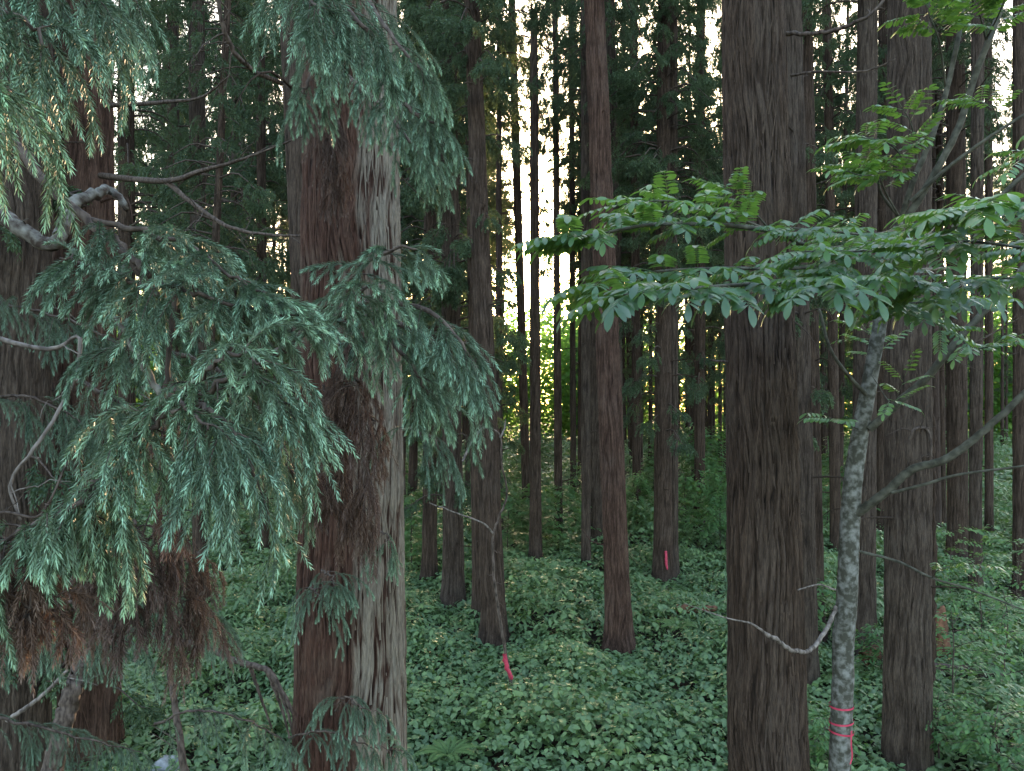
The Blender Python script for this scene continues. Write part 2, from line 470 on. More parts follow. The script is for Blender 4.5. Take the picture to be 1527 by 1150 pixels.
# ------------------------------------------------------------------ cedar trunks
def trunk_mesh(path, rad, nu, nv, seed, amp=1.0, weather=None, mat='brown', flare=0.38, snapped=False, strips=0, stubs=0):
    """bark-fluted trunk along a path; path in local coordinates, z up"""
    r = np.random.default_rng(seed)
    path = np.asarray(path, float)
    zz = np.linspace(0, 1, nv) ** 1.0
    seg = np.concatenate([[0], np.cumsum(np.linalg.norm(np.diff(path, axis=0), axis=1))]); Lh = seg[-1]; seg = seg / Lh
    c = np.stack([np.interp(zz, seg, path[:, k]) for k in range(3)], -1)
    R = np.interp(zz, seg, rad)
    h = zz * Lh
    u = np.arange(nu) / nu
    U, Z = np.meshgrid(u, zz, indexing='ij')
    Rm = float(np.mean(rad)); circ = 2 * math.pi * Rm
    drift = 0.012 * np.sin(Z * 9 + r.random() * 6) + 0.010 * np.sin(Z * 23 + r.random() * 6) + 0.05 / circ * (vnoise(U, Z, 8, max(3, int(Lh / 0.5)), r) - 0.5) * 2
    Ud = U + drift
    def rg(cw, ch):
        return vnoise(Ud, Z, max(6, int(circ / cw)), max(2, int(Lh / ch)), r)
    plate = lambda cw, ch: np.clip(np.abs(2 * rg(cw, ch) - 1) * 2.0, 0, 1)
    f = 0.40 * plate(0.044, 0.7) + 0.35 * plate(0.020, 0.32) + 0.25 * rg(0.012, 0.11)
    f = (f - f.min()) / (f.max() - f.min() + 1e-6)
    lobes = vnoise(U, Z * 0.0 + r.random(), 7, 1, r) - 0.5
    bigl = vnoise(U, Z, 5, max(2, int(Lh / 2.5)), r) - 0.5
    HH = np.broadcast_to(h[None], U.shape)
    rr = R[None] * (1 + flare * np.exp(-HH / 0.45) * (1 + 1.3 * lobes) + 0.10 * lobes + 0.06 * bigl) + amp * 0.036 * min(1.0, Rm / 0.3 + 0.25) * (f - 0.6)
    th = U * 2 * math.pi
    V = c[None] + rr[..., None] * np.stack([np.cos(th), np.sin(th), np.zeros_like(th)], -1)
    if snapped:
        V[:, -1, 2] += (vnoise(U[:, 0], U[:, 0] * 0 + .5, 9, 1, r) ** 2) * 1.6
        V[:, -2, 2] += (vnoise(U[:, 0], U[:, 0] * 0 + .5, 9, 1, r)) * 0.3
    j, i = np.meshgrid(np.arange(nu), np.arange(nv - 1), indexing='ij')
    j2 = (j + 1) % nu
    Fc = np.stack([j * nv + i, j2 * nv + i, j2 * nv + i + 1, j * nv + i + 1], -1).reshape(-1, 4)
    mb = MB()
    mb.add(V, Fc, f.reshape(-1))
    wv = np.zeros(U.shape)
    nstrip = strips
    if weather is not None:
        a0, half, amt = weather      # centre angle, half width (turns), amount
        dlt = np.abs((U - a0 + 0.5) % 1.0 - 0.5)
        e = (vnoise(Ud, Z, 24, max(2, int(Lh / 0.9)), r) - 0.5) * 0.09 + (vnoise(Ud, Z, 70, max(2, int(Lh / 0.35)), r) - 0.5) * 0.08
        wv = amt * np.clip((half + e - dlt) / 0.07, 0, 1)
    wv = wv.reshape(-1)
    if nstrip:
        # loose fibres of bark that stand a little off the trunk
        a = r.integers(0, nu, nstrip); b = r.integers(2, int(nv * 0.9), nstrip)
        base = V[a, b]
        rad_ = np.stack([np.cos(a / nu * 6.2832), np.sin(a / nu * 6.2832), np.zeros(nstrip)], -1)
        tan_ = np.stack([-rad_[:, 1], rad_[:, 0], np.zeros(nstrip)], -1)
        Ls = 0.10 + 0.40 * r.random(nstrip) ** 2; wdt = 0.003 + 0.009 * r.random(nstrip)
        lift = 0.004 + 0.028 * r.random(nstrip) ** 3
        q = np.linspace(0, 1, 5)
        up_or = np.where(r.random(nstrip) < 0.5, 1, -1)
        sk = 0.05 * r.normal(size=nstrip)
        S = []
        for t in q:
            c_ = base + UP * (Ls * t * up_or)[:, None] + rad_ * (0.004 + lift * t * t)[:, None] + tan_ * (sk * Ls * t * 2)[:, None]
            hw = (wdt * (1 - 0.75 * t))[:, None]
            S += [c_ - tan_ * hw, c_ + tan_ * hw]
        S = np.stack(S, 1)
        k0 = (np.arange(nstrip) * 10)[:, None, None]
        Fs = np.array([(2 * m_, 2 * m_ + 1, 2 * m_ + 3, 2 * m_ + 2) for m_ in range(4)])[None] + k0
        mb.add(S, Fs.reshape(-1, 4), np.repeat(0.55 + 0.4 * r.random(nstrip), 10))
        wv = np.concatenate([wv, np.repeat(wv.reshape(nu, nv)[a, b], 10)])
    # dead stubs and thin bare twigs left on the bole
    for _ in range(stubs):
        a = r.random() * 6.283; b = int(nv * (0.08 + 0.9 * r.random()))
        o_ = np.array([math.cos(a), math.sin(a), 0.0])
        ls = 0.08 + 0.22 * r.random() if r.random() < 0.45 else 0.4 + 1.0 * r.random()
        p0 = c[min(b, nv - 1)] + o_ * R[min(b, nv - 1)] * 0.85
        k_ = r.normal() * 0.25; side = np.array([-o_[1], o_[0], 0]) * r.normal() * 0.35
        pth = np.array([p0, p0 + o_ * ls * 0.4 + UP * 0.04, p0 + o_ * ls * 0.75 + (UP * k_ + side) * ls * 0.5, p0 + o_ * ls + (UP * (k_ - 0.15) + side) * ls])
        n0 = mb.n
        tube(mb, catmull(pth, 7), [0.010 + 0.010 * ls, 0.004], 5, 0.5)
        wv = np.concatenate([wv, np.zeros(mb.n - n0)])
    return mb.mesh('trunk', M[mat], True, extra={'weather': wv})


# crown templates: many boughs of small drooping shoots round the trunk axis, base at z=0
def crown_mesh(name, hgt, rad, nb, seed, taper=0.75, n2=11, n3=5, dense=1.0, ln=0.085, wd=0.034, L3=0.32, low=False):
    mb = MB()
    r = np.random.default_rng(seed)
    for b in range(nb):
        q = (b + r.random()) / nb
        z = q * hgt
        R = rad * (1 - taper * q) * (0.55 + 0.6 * r.random())
        if low:
            R = rad * (0.4 + 0.7 * r.random())
        az = b * 2.39996 + r.normal() * 0.7
        if not low and math.sin(az * 2 + z * 0.9 + seed) + 0.6 * math.sin(z * 1.7 + seed) < -0.55:
            continue
        o = np.array([math.cos(az), math.sin(az), 0])
        sag = 0.15 + 0.25 * r.random()
        p = catmull([np.array([0, 0, z]), o * R * 0.45 + UP * (z + 0.06 * R), o * R * 0.85 + UP * (z - sag * R), o * R * 1.05 + UP * (z - (sag + 0.02) * R)], 9)
        tube(mb, p, [0.012 + 0.012 * R, 0.006], 4, 0.3, 1)
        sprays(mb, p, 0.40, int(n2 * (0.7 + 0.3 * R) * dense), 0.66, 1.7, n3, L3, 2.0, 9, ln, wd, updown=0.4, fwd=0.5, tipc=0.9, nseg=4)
    return mb.mesh(name, [M['farneedle'], M['twig']])


CROWN = [crown_mesh('crown', 15, 2.4, 120, 1), crown_mesh('crown', 14, 2.0, 105, 2, 0.6), crown_mesh('crown', 17, 2.7, 140, 3, 0.7), crown_mesh('crown', 12, 1.8, 90, 4, 0.55)]
LOWB = [crown_mesh('low_boughs', 7, 1.5, 15, 11, low=True, L3=0.28), crown_mesh('low_boughs', 8, 1.2, 11, 12, low=True, L3=0.26), crown_mesh('low_boughs', 9, 1.9, 24, 13, low=True)]


FEET = []


def cedar(label, xt, wt, xb, wb, yb, d=None, mat='brown', nu=72, nv=120, crown=None, low=None, weather=None, top=20.0, amp=1.0,
          flare=0.55, group=None, snapped=None, bend=0.0):
    """cedar whose trunk spans photo x xt (width wt) at the top of the frame to xb (width wb) at photo y yb"""
    if d is None:
        d = H * F / (yb - HY)
    pb, pt = P(xb, yb, d), P(xt, 0, d)
    k = (pt[0] - pb[0]) / (pt[2] - pb[2])
    x0 = pb[0] - k * pb[2]
    g = float(gz(x0, d))
    rb, rt = wb / F * d / 2, wt / F * d / 2
    zf = pt[2]
    if snapped is not None:
        top = P(0, snapped, d)[2]
    else:
        top = max(top, zf + 3.0)
    kr = (rt - rb) / (zf - pb[2])
    zs = np.linspace(-0.15, top, 9)
    path = [(k * z + bend * math.sin(math.pi * min(z / zf, 1.3)), 0, z - g) for z in zs]
    rad = [max(0.04, rb + kr * (z - pb[2])) if z <= zf else max(0.035, rt * (1 - 0.85 * (z - zf) / max(1.0, top - zf + 6))) for z in zs]
    t = thing('cedar_tree', label, 'tree', (x0, d, g), group)
    FEET.append((x0, d))
    obj('trunk', trunk_mesh(path, rad, nu, nv, int(abs(xb * 7 + d * 13)) + 5, amp, weather, mat, flare, snapped is not None, (2200 if nu > 300 else 900 if nu >= 150 else 350 if nu >= 100 else 0), (0 if nu > 300 else 10 if nu > 120 else 16)), t)
    if crown is not None:
        ci, z0, s = crown
        obj('crown', CROWN[ci], t, (k * z0, 0, z0), rng.random() * 6.28, s)
    if low is not None:
        ci, z0, s = low
        obj('low_boughs', LOWB[ci], t, (k * z0, 0, z0), rng.random() * 6.28, s)
    return t, x0, d


def W(o):
    """world offset of a thing"""
    return np.array(o.location)


# the near trunks
tA, _, dA = cedar('stout red-brown cedar with a twin seam down its trunk, beside a gnarled limb', 120, 84, 134, 82, 1100, 11.5, 'red', 220, 260, top=17, low=(0, 1.0, 0.8))
tB, _, _ = cedar('grey-brown cedar at the edge of the picture behind hanging brown sprays', 22, 100, 24, 88, 1100, 10.5, 'grey', 200, 240, top=16, low=(1, 1.5, 0.9))
tC, _, dC = cedar('massive cedar half pale grey half dark red, draped with fresh green boughs', 524, 136, 525, 163, 1150, 6.5, 'pale', 460, 460, top=12.5, weather=(0.935, 0.165, 0.95), amp=1.15, flare=0.12)
tD, _, _ = cedar('dull brown cedar half hidden behind the massive pale and red cedar', 446, 58, 492, 64, 1000, 11.0, 'brown', 150, 200, top=16, weather=(0.75, 0.3, 0.3))
tN, _, dN = cedar('thick dark brown cedar crossed by broad leaves and a curling bare twig', 1123, 90, 1145, 114, 1150, 7.6, 'brown', 400, 420, top=12.5, weather=(0.74, 0.10, 0.3), amp=1.1, flare=0.12)
tS, _, _ = cedar('upright brown cedar with a torn bark strip hanging down one edge', 1356, 57, 1353, 68, 1140, None, 'grey', 200, 260, top=17, flare=0.12)
cedar('slim light brown cedar with a flared foot, just behind the thick dark cedar', 1182, 26, 1204, 32, 1022, None, 'grey', 110, 160, top=18, low=(1, 4.6, 0.7))
cedar('narrow dark cedar standing between the light brown slim one and the mottled tree', 1203, 15, 1222, 17, 985, 17.5, 'brown', 80, 120, low=(1, 7, 0.6))
cedar('grey cedar with a wide foot seen behind the mottled broadleaf stem', 1294, 27, 1287, 34, 968, None, 'grey', 110, 160, crown=(1, 14, 0.8))
cedar('lone reddish cedar leaning slightly in the open middle of the undergrowth', 886, 30, 924, 37, 965, None, 'red', 130, 200, crown=(0, 14.5, 0.8))
cedar('dark shaggy cedar beside the hanging twig with a pink ribbon tied on', 704, 22, 737, 36, 955, None, 'brown', 120, 180, crown=(1, 12.5, 0.8), low=(1, 9, 0.7))
cedar('thin dark cedar tucked against the shaggy cedar with the pink ribbon twig', 699, 15, 714, 18, 918, None, 'brown', 70, 120, crown=(3, 12, 0.8))
cedar('brown cedar with a flared buttressed foot beside the massive pale cedar', 668, 24, 677, 31, 900, None, 'grey', 110, 160, crown=(3, 6.5, 1.0), low=(2, 2.6, 0.8), flare=0.6)
cedar('slim dark cedar between the massive pale cedar and the buttressed one', 642, 16, 641, 22, 865, None, 'brown', 80, 120, crown=(1, 7, 0.9), low=(2, 3, 0.8))
tM, xM, dM = cedar('double-stemmed dark cedar with a pink mark near its foot', 990, 18, 988, 28, 858, 23.5, 'brown', 90, 140, crown=(2, 9.5, 0.9), low=(2, 4.2, 0.85))
cedar('grey stem fused to the side of the cedar with the pink mark', 1004, 12, 1003, 16, 856, 23.7, 'grey', 60, 110, crown=(1, 12, 0.8))
cedar('broken-topped bare cedar ending in a splintered spike against the sky', 796, 11, 799, 18, 840, None, 'brown', 80, 140, snapped=38)
cedar('very thin dark cedar right beside the broken-topped one', 763, 11, 785, 13, 740, 36, 'brown', 50, 90, crown=(3, 13, 0.9))
cedar('thin straight cedar between the broken-topped cedar and the sunset glow', 828, 8, 833, 13, 806, None, 'brown', 50, 100, crown=(3, 14, 0.8))
cedar('thin pole-like cedar touching the lone reddish cedar on its sunset side', 872, 12, 874, 14, 850, None, 'grey', 50, 100, crown=(3, 15, 0.8))
cedar('medium grey cedar standing directly behind the lone reddish cedar', 884, 18, 891, 22, 818, None, 'grey', 60, 110, crown=(1, 16, 0.9))
cedar('pale thin cedar rising above the shoulder of the lone reddish cedar', 909, 17, 926, 15, 825, 26, 'grey', 60, 110, crown=(1, 19, 0.8))
cedar('slim cedar with small tufts seen beside the slim light brown cedar', 1233, 12, 1247, 16, 826, None, 'brown', 60, 110, crown=(3, 14.5, 0.9), low=(1, 9, 0.8))
cedar('dark cedar hidden between the mottled broadleaf stem and the torn-bark cedar', 1318, 14, 1313, 17, 800, None, 'brown', 60, 110, crown=(1, 15, 1.0))
cedar('thin dark cedar beyond the torn-bark cedar in front of bright grass', 1398, 10, 1405, 11, 793, None, 'brown', 50, 90, crown=(3, 14, 1.0))
cedar('sturdy dark cedar behind the layered saplings past the torn-bark cedar', 1424, 24, 1428, 28, 838, None, 'brown', 80, 130, crown=(0, 14, 0.9))
cedar('narrow grey-brown cedar with dead side twigs among the layered saplings', 1458, 17, 1454, 18, 893, None, 'grey', 70, 120, crown=(3, 18, 0.7))
cedar('thin cedar near the picture edge in front of the bright clearing', 1474, 10, 1475, 12, 805, None, 'brown', 50, 90)
cedar('dark cedar cut by the edge of the picture past the saplings', 1519, 16, 1521, 19, 893, None, 'brown', 70, 120, crown=(1, 17, 0.7))
cedar('blue-grey cedar seen behind the bare forked limb of the seamed cedar', 293, 23, 300, 22, 930, 20, 'grey', 80, 130, crown=(1, 15, 0.7), low=(1, 6, 0.7))
cedar('dark slim cedar behind the bare forked limb, close to the blue-grey one', 256, 15, 262, 16, 880, 24, 'brown', 60, 110, crown=(0, 10, 0.9), low=(2, 5, 0.8))
cedar('dark cedar showing just past the edge of the seamed red-brown cedar', 188, 22, 190, 24, 920, 18.5, 'brown', 80, 120, crown=(0, 9.5, 0.8), low=(2, 4, 0.8))
cedar('thin cedar with golden-lit tufts beside the brown-grey half hidden cedar', 388, 12, 394, 14, 830, 27, 'brown', 50, 100, crown=(3, 9, 1.0), low=(0, 4, 1.0))
cedar('short thin cedar rising behind the small pink tags in the undergrowth', 340, 9, 288, 15, 1022, 16, 'brown', 60, 100, crown=(3, 8.5, 0.7), bend=0.0)
cedar('dim thin cedar between the sunset glow and the pink-marked cedar', 945, 12, 950, 13, 795, 32, 'brown', 50, 90, crown=(1, 15, 1.0))
cedar('pale thin far cedar just beside the thin straight cedar near the sunset', 852, 8, 855, 9, 760, 40, 'grey', 40, 80, crown=(3, 12, 1.0))
cedar('dark cedar at the shrub clump close behind the thick dark cedar', 1045, 13, 1043, 17, 800, 30, 'brown', 60, 100, crown=(2, 11, 0.9), low=(2, 6, 0.9))

# the far forest: slim cedars that nothing tells apart
FT = []
for k in range(6):
    hh = 25 + 4 * rng.random()
    r0 = 0.14 + 0.10 * rng.random()
    lx = rng.normal() * 0.5
    FT.append((trunk_mesh([(0, 0, -0.2), (lx * 0.4, 0, hh * 0.4), (lx, 0, hh)], [r0, r0 * 0.72, 0.04], 20, 36, 300 + k, 1.0, None, 'farbark', 0.38, False, 0, 26), hh))
gf = 'slim cedars deep in the forest'
used = []
nfar = 0
while nfar < 215:
    d = 29 + 58 * rng.random() ** 0.8
    px = 610 + 930 * rng.random() if rng.random() < 0.66 else -20 + 640 * rng.random()
    x = (px - CX) / F * d
    if (752 < px < 868 and (d < 75 or rng.random() < 0.6)) or (d < 75 and (1440 < px < 1522 or 290 < px < 345)):
        continue
    if any((x - a) ** 2 + (d - b) ** 2 < 1.4 ** 2 for a, b in used):
        continue
    used.append((x, d))
    me, hh = FT[nfar % 6]
    s = 0.85 + 0.35 * rng.random()
    t = thing('cedar_tree', 'slim cedar deep in the forest, one of many thin stems beyond the undergrowth', 'tree', (x, d, float(gz(x, d))), gf)
    t.rotation_euler = (0, 0, rng.random() * 6.28)
    obj('trunk', me, t, scale=s)
    ci = int(rng.integers(4))
    yb = 180 + 290 * rng.random() if rng.random() < 0.72 else 470 + 80 * rng.random()
    if 690 < px < 930:
        yb = 120 + 300 * rng.random()
    z0 = min(hh * s - 8.0, H + d * (HY - yb) / F)
    obj('crown', CROWN[ci], t, (0, 0, z0), rng.random() * 6.28, (1.0, 1.0, s * (hh * s - z0) / (15 * s)))
    if rng.random() < 0.5:
        obj('low_boughs', LOWB[int(rng.integers(3))], t, (0, 0, 3 + 3 * rng.random()), rng.random() * 6.28, 0.9)
    nfar += 1


k = 0
while k < 34:
    d = 40 + 40 * rng.random()
    px = 690 + 400 * rng.random()
    x = (px - CX) / F * d
    if (752 < px < 862 and k % 4) or any((x - a) ** 2 + (d - b) ** 2 < 1.5 ** 2 for a, b in used):
        k += 0.05
        continue
    used.append((x, d))
    me, hh = FT[int(rng.integers(6))]
    t = thing('cedar_tree', 'slim cedar deep in the forest, one of many thin stems beyond the undergrowth', 'tree', (x, d, float(gz(x, d))), gf)
    t.rotation_euler = (0, 0, rng.random() * 6.28)
    obj('trunk', me, t, scale=0.9 + 0.2 * rng.random())
    obj('crown', CROWN[int(rng.integers(4))], t, (0, 0, 13 + 3 * rng.random()), rng.random() * 6.28, 0.8)
    k += 1


# ------------------------------------------------------------------ leaf helpers
def leaf_shape(L, Wd, nseg=4, fold=0.18, droop=0.15, wide=0.5, blunt=0.8):
    """one leaf along +x, folded on its midrib; (V, F)"""
    s = np.linspace(0, 1, nseg + 1)
    prof = np.sin(math.pi * s ** (math.log(0.5) / math.log(wide))) ** blunt
    prof[0] = 0.05; prof[-1] = 0.0
    V = []
    for a, p in zip(s, prof):
        z = -droop * a * a * L
        V += [(a * L, -p * Wd / 2, z + fold * p * Wd / 2), (a * L, 0, z), (a * L, p * Wd / 2, z + fold * p * Wd / 2)]
    Fc = []
    for i in range(nseg):
        b = i * 3
        Fc += [(b, b + 3, b + 4, b + 1), (b + 1, b + 4, b + 5, b + 2)]
    return np.array(V), np.array(Fc)


def frames(D, Nn):
    """matrices whose x axis is D and z axis close to Nn"""
    X = nrm(D); Y = nrm(np.cross(Nn, X)); Z = np.cross(X, Y)
    return np.stack([X, Y, Z], -1)


def stamp(mb, tpl, Mx, T, S, tint, mat=0):
    V0, F0 = tpl
    k = len(T)
    V = np.einsum('kij,nj->kni', Mx, V0) * np.asarray(S).reshape(-1, 1, 1) + T[:, None]
    Fc = (F0[None] + (np.arange(k) * len(V0))[:, None, None]).reshape(-1, F0.shape[1])
    mb.add(V, Fc, np.repeat(tint, len(V0)), mat)


# ------------------------------------------------------------------ undergrowth: one leafy mass
def undergrowth():
    mb = MB()
    def ring(dmin, dmax, dens, nleaf, size, seg, hmin, hmax, fold):
        A = 0.72 * (dmax ** 2 - dmin ** 2) + 1.0
        n = int(A * dens)
        d = np.sqrt(dmin ** 2 + (dmax ** 2 - dmin ** 2) * rng.random(n))
        x = (rng.random(n) * 2 - 1) * (0.72 * d + 0.8)
        # clumps and gaps
        cl = 0.5 + 0.25 * np.sin(x * 1.7 + 0.8 * np.sin(d * 1.1)) + 0.25 * np.sin(d * 2.1 + 1.3 * np.sin(x * 0.9))
        keep = rng.random(n) < 0.62 + 0.38 * cl
        d, x, cl = d[keep], x[keep], cl[keep]; n = len(d)
        hgt = hmin + (hmax - hmin) * rng.random(n) * (0.4 + 0.6 * cl) + 0.12 * cl
        mound = np.clip(np.sin(x * 0.8 + 1.7 * np.sin(d * 0.23)) * np.sin(d * 0.55 + 1.2 * np.sin(x * 0.4)) + 0.15, 0, 1)
        mound *= 1 - np.exp(-((x - 4.2) / 1.6) ** 2 - ((d - 21.0) / 3.0) ** 2)
        hgt *= 1 - 0.6 * np.exp(-((x - 4.4) / 0.9) ** 2 - ((d - 22.3) / 1.6) ** 2)
        for fx, fd in FEET:
            if fd < 27:
                hgt *= 1 - 0.7 * np.exp(-((x - fx) / 0.7) ** 2 - ((d - fd + 0.9) / 1.3) ** 2)
        hgt = hgt * (1 + 1.1 * mound * np.clip((d - 9) / 8, 0, 1))
        top = np.stack([x, d, gz(x, d) + hgt], -1)
        kind = (np.sin(x * 0.45 + 1.0) + np.cos(d * 0.5) + 0.6 * rng.normal(size=n)) > 0.1
        lean = 0.22 * rng.normal(size=(n, 3)); lean[:, 2] = 1
        ax = nrm(lean)
        sc_ = size * (0.75 + 0.7 * rng.random(n) ** 1.5)
        tn = rng.random(n)
        for q in range(nleaf):
            az = q * 6.283 / nleaf + rng.random(n) * 1.1 + top[:, 0] * 13
            rad = np.stack([np.cos(az), np.sin(az), np.zeros(n)], -1)
            tilt = -0.22 + 0.3 * rng.normal(size=n)
            D = nrm(rad + UP * tilt[:, None])
            drop = (0.0 if q < nleaf * 0.6 else 0.35) * hgt
            off = (0.012 + 0.5 * (q % 2) * 0.06) * (size / 0.08)
            T = top + rad * off - UP * drop[:, None] + 0.02 * rng.normal(size=(n, 3))
            Mx = frames(D, ax + 0.15 * rng.normal(size=(n, 3)))
            tl = np.clip(0.15 + 0.45 * tn + 0.25 * rng.normal(size=n), 0, 1)
            a = kind
            stamp(mb, leaf_shape(1.0, 0.78, seg, fold, 0.22, 0.42), Mx[a], T[a], sc_[a] * 1.0, tl[a])
            stamp(mb, leaf_shape(1.25, 0.46, seg, fold, 0.25, 0.42), Mx[~a], T[~a], sc_[~a] * 1.1, tl[~a])
    ring(7.0, 17, 90, 7, 0.11, 3, 0.08, 0.50, 0.2)
    ring(17, 27, 56, 7, 0.135, 2, 0.08, 0.55, 0.2)
    ring(27, 45, 32, 6, 0.17, 2, 0.10, 0.75, 0.2)
    ring(45, 85, 8, 6, 0.28, 2, 0.1, 1.3, 0.2)
    tag(obj('undergrowth', mb.mesh('undergrowth', M['cover'])), 'dense leafy green undergrowth covering the forest floor', 'ground cover', kind='stuff')


undergrowth()


# far sunlit wood that closes the view behind the cedars
def woodland():
    mb = MB()
    for k in range(230):
        d = 84 + 18 * rng.random()
        x = (rng.random() * 2 - 1) * 0.75 * d
        hh = 13.5 + 7 * rng.random()
        n = 1000
        p = nrm(rng.normal(size=(n, 3))) * (0.55 + 0.45 * rng.random((n, 1))) * np.array([4.2, 3.5, hh * 0.55])
        p += np.array([x, d, hh * 0.45])
        D = rng.normal(size=(n, 3)); D[:, 2] *= 0.4
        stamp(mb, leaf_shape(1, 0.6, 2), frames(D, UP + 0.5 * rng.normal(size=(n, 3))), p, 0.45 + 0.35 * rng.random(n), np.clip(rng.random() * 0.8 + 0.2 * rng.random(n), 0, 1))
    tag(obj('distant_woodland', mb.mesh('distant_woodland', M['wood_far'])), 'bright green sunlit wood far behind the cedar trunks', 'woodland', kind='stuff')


woodland()


# ------------------------------------------------------------------ shrubs and saplings (thing > stem, foliage)
def shrub_meshes(seed, hgt, rad, layers, leaf=0.07, per=26, flat=True):
    r = np.random.default_rng(seed)
    st, fo = MB(), MB()
    tp = leaf_shape(1, 0.5, 3, 0.15, 0.2)
    tube(st, catmull([(0, 0, -0.1), (0.05, 0, hgt * 0.4), (0.02, 0.05, hgt * 0.75), (0.08, 0, hgt)], 10), [0.018, 0.006], 6)
    for k in range(layers):
        z = hgt * (0.3 + 0.68 * (k + r.random()) / layers)
        az = k * 2.4 + r.normal() * 0.5
        R = rad * (0.5 + 0.6 * r.random()) * (1.1 - 0.5 * z / hgt)
        o = np.array([math.cos(az), math.sin(az), 0])
        p = catmull([np.array([0.03, 0, z - 0.1 * R]), o * R * 0.5 + UP * (z + 0.08 * R), o * R + UP * (z - 0.03 * R)], 8)
        tube(st, p, [0.008, 0.003], 4)
        n = per
        t = 0.2 + 0.8 * r.random(n)
        B, T = at(p, t)
        S = nrm(np.cross(T, UP)); sg = np.sign(r.normal(size=(n, 1)))
        B = B + S * sg * r.random((n, 1)) * R * 0.35 * (1 if flat else 0.6) + UP * 0.03 * r.normal(size=(n, 1)) * (1 if flat else 4)
        D = T * 0.6 + S * sg * 0.8 - UP * (0.1 + 0.15 * r.random((n, 1)))
        stamp(fo, tp, frames(D, UP + 0.25 * r.normal(size=(n, 3))), B, leaf * (0.7 + 0.6 * r.random(n)), np.clip(0.3 + 0.3 * r.normal(size=n), 0, 1))
    return st.mesh('stem', M['twig'], True), fo.mesh('foliage', M['shrub'])


SH = [shrub_meshes(21, 1.8, 1.0, 18, 0.10, 70), shrub_meshes(22, 2.6, 1.3, 26, 0.13, 80), shrub_meshes(23, 1.3, 0.9, 16, 0.09, 70), shrub_meshes(24, 3.6, 1.6, 40, 0.14, 90, False), shrub_meshes(25, 2.3, 1.7, 12, 0.10, 60)]


def shrub(label, px, d, kind, s=1.0, cat='shrub', name='shrub', group=None):
    x = (px - CX) / F * d
    t = thing(name, label, cat, (x, d, float(gz(x, d))), group)
    t.rotation_euler = (0, 0, rng.random() * 6.28)
    obj('stem', SH[kind][0], t, scale=s)
    obj('foliage', SH[kind][1], t, scale=s)
    return t


gs = 'leafy shrubs among the trunks'
for a in [('bushy shrub at the foot of the broken-topped cedar', 800, 26.5, 1, 1.0), ('low bright shrub between the shaggy cedar and the broken-topped cedar', 757, 27, 1, 0.9),
          ('spreading shrub in front of the thin straight cedar', 838, 27.5, 1, 0.95), ('wide shrub behind the lone reddish cedar and in front of thin stems', 880, 32, 3, 0.75),
          ('tall rounded shrub between the pink-marked cedar and the thick dark cedar', 1052, 31, 3, 1.15), ('smaller shrub at the foot of the pink-marked cedar, dark cedar side', 1022, 29, 1, 1.0),
          ('light green bush against the thick dark cedar, behind the log', 1075, 27, 3, 0.8), ('leafy bush between the lone reddish cedar and the pink-marked cedar', 950, 29.5, 3, 0.7),
          ('bush filling the gap left of the buttressed cedar foot', 615, 24, 1, 1.0), ('bush just behind the thin dark cedar by the ribbon twig', 735, 31, 3, 0.8)]:
    shrub(*a, group=gs)
gp = 'layered saplings past the torn-bark cedar'
for a in [('layered sapling with flat sprays close beside the torn-bark cedar', 1425, 12.5, 4, 0.85), ('pale layered sapling at the picture edge below the long limb', 1500, 13.5, 4, 0.9),
          ('feathery sapling in front of the narrow grey-brown cedar', 1460, 16, 4, 1.0), ('short leafy sapling at the foot of the torn-bark cedar', 1400, 11.5, 2, 0.8),
          ('leafy sapling below the bright clearing near the sturdy dark cedar', 1415, 20, 4, 1.0), ('sapling in front of the edge-cut dark cedar', 1515, 18.5, 4, 1.0),
          ('low sapling with drooping leaves at the lower picture corner', 1490, 10.6, 2, 0.95), ('sapling between the grey wide-footed cedar and the torn-bark cedar', 1312, 15, 2, 0.8),
          ('young leafy plant at the foot of the mottled broadleaf stem', 1235, 11.2, 2, 0.8), ('leafy sapling wedged between the thick dark cedar and the slim light one', 1196, 17, 2, 1.2)]:
    shrub(*a, cat='sapling', name='sapling', group=gp)


k = 0
while k < 46:
    d = 27 + 38 * rng.random()
    x = (rng.random() * 2 - 1) * 0.68 * d
    if abs(x / d * F + CX - 925) < 40 and d < 34:
        continue
    shrub('leafy green shrub far among the slim cedars, one of a scattered understorey', CX + x / d * F, d, int(rng.choice([1, 1, 4])), 0.65 + 0.5 * rng.random(), group='scattered understorey shrubs')
    k += 1


# ferns (thing > fronds)
def frond_mesh(L=0.55):
    mb = MB()
    p = curves(np.zeros((1, 3)), np.array([[1, 0, 1.1]]), L, 1.5, 14)[0]
    tube(mb, p, [0.004, 0.0015], 4)
    tp = leaf_shape(1, 0.16, 3, 0.1, 0.2, 0.35)
    n = 34
    t = np.linspace(0.12, 0.98, n)
    B, T = at(p, t)
    S = nrm(np.cross(T, UP))
    ln = 0.14 * np.sin(math.pi * (0.12 + 0.86 * t)) ** 0.8 * L / 0.75
    for sg in (-1, 1):
        D = S * sg + T * 0.35
        stamp(mb, tp, frames(D, np.cross(S, T)), B, ln, 0.3 + 0.5 * t)
    return mb.mesh('frond', M['fern'])


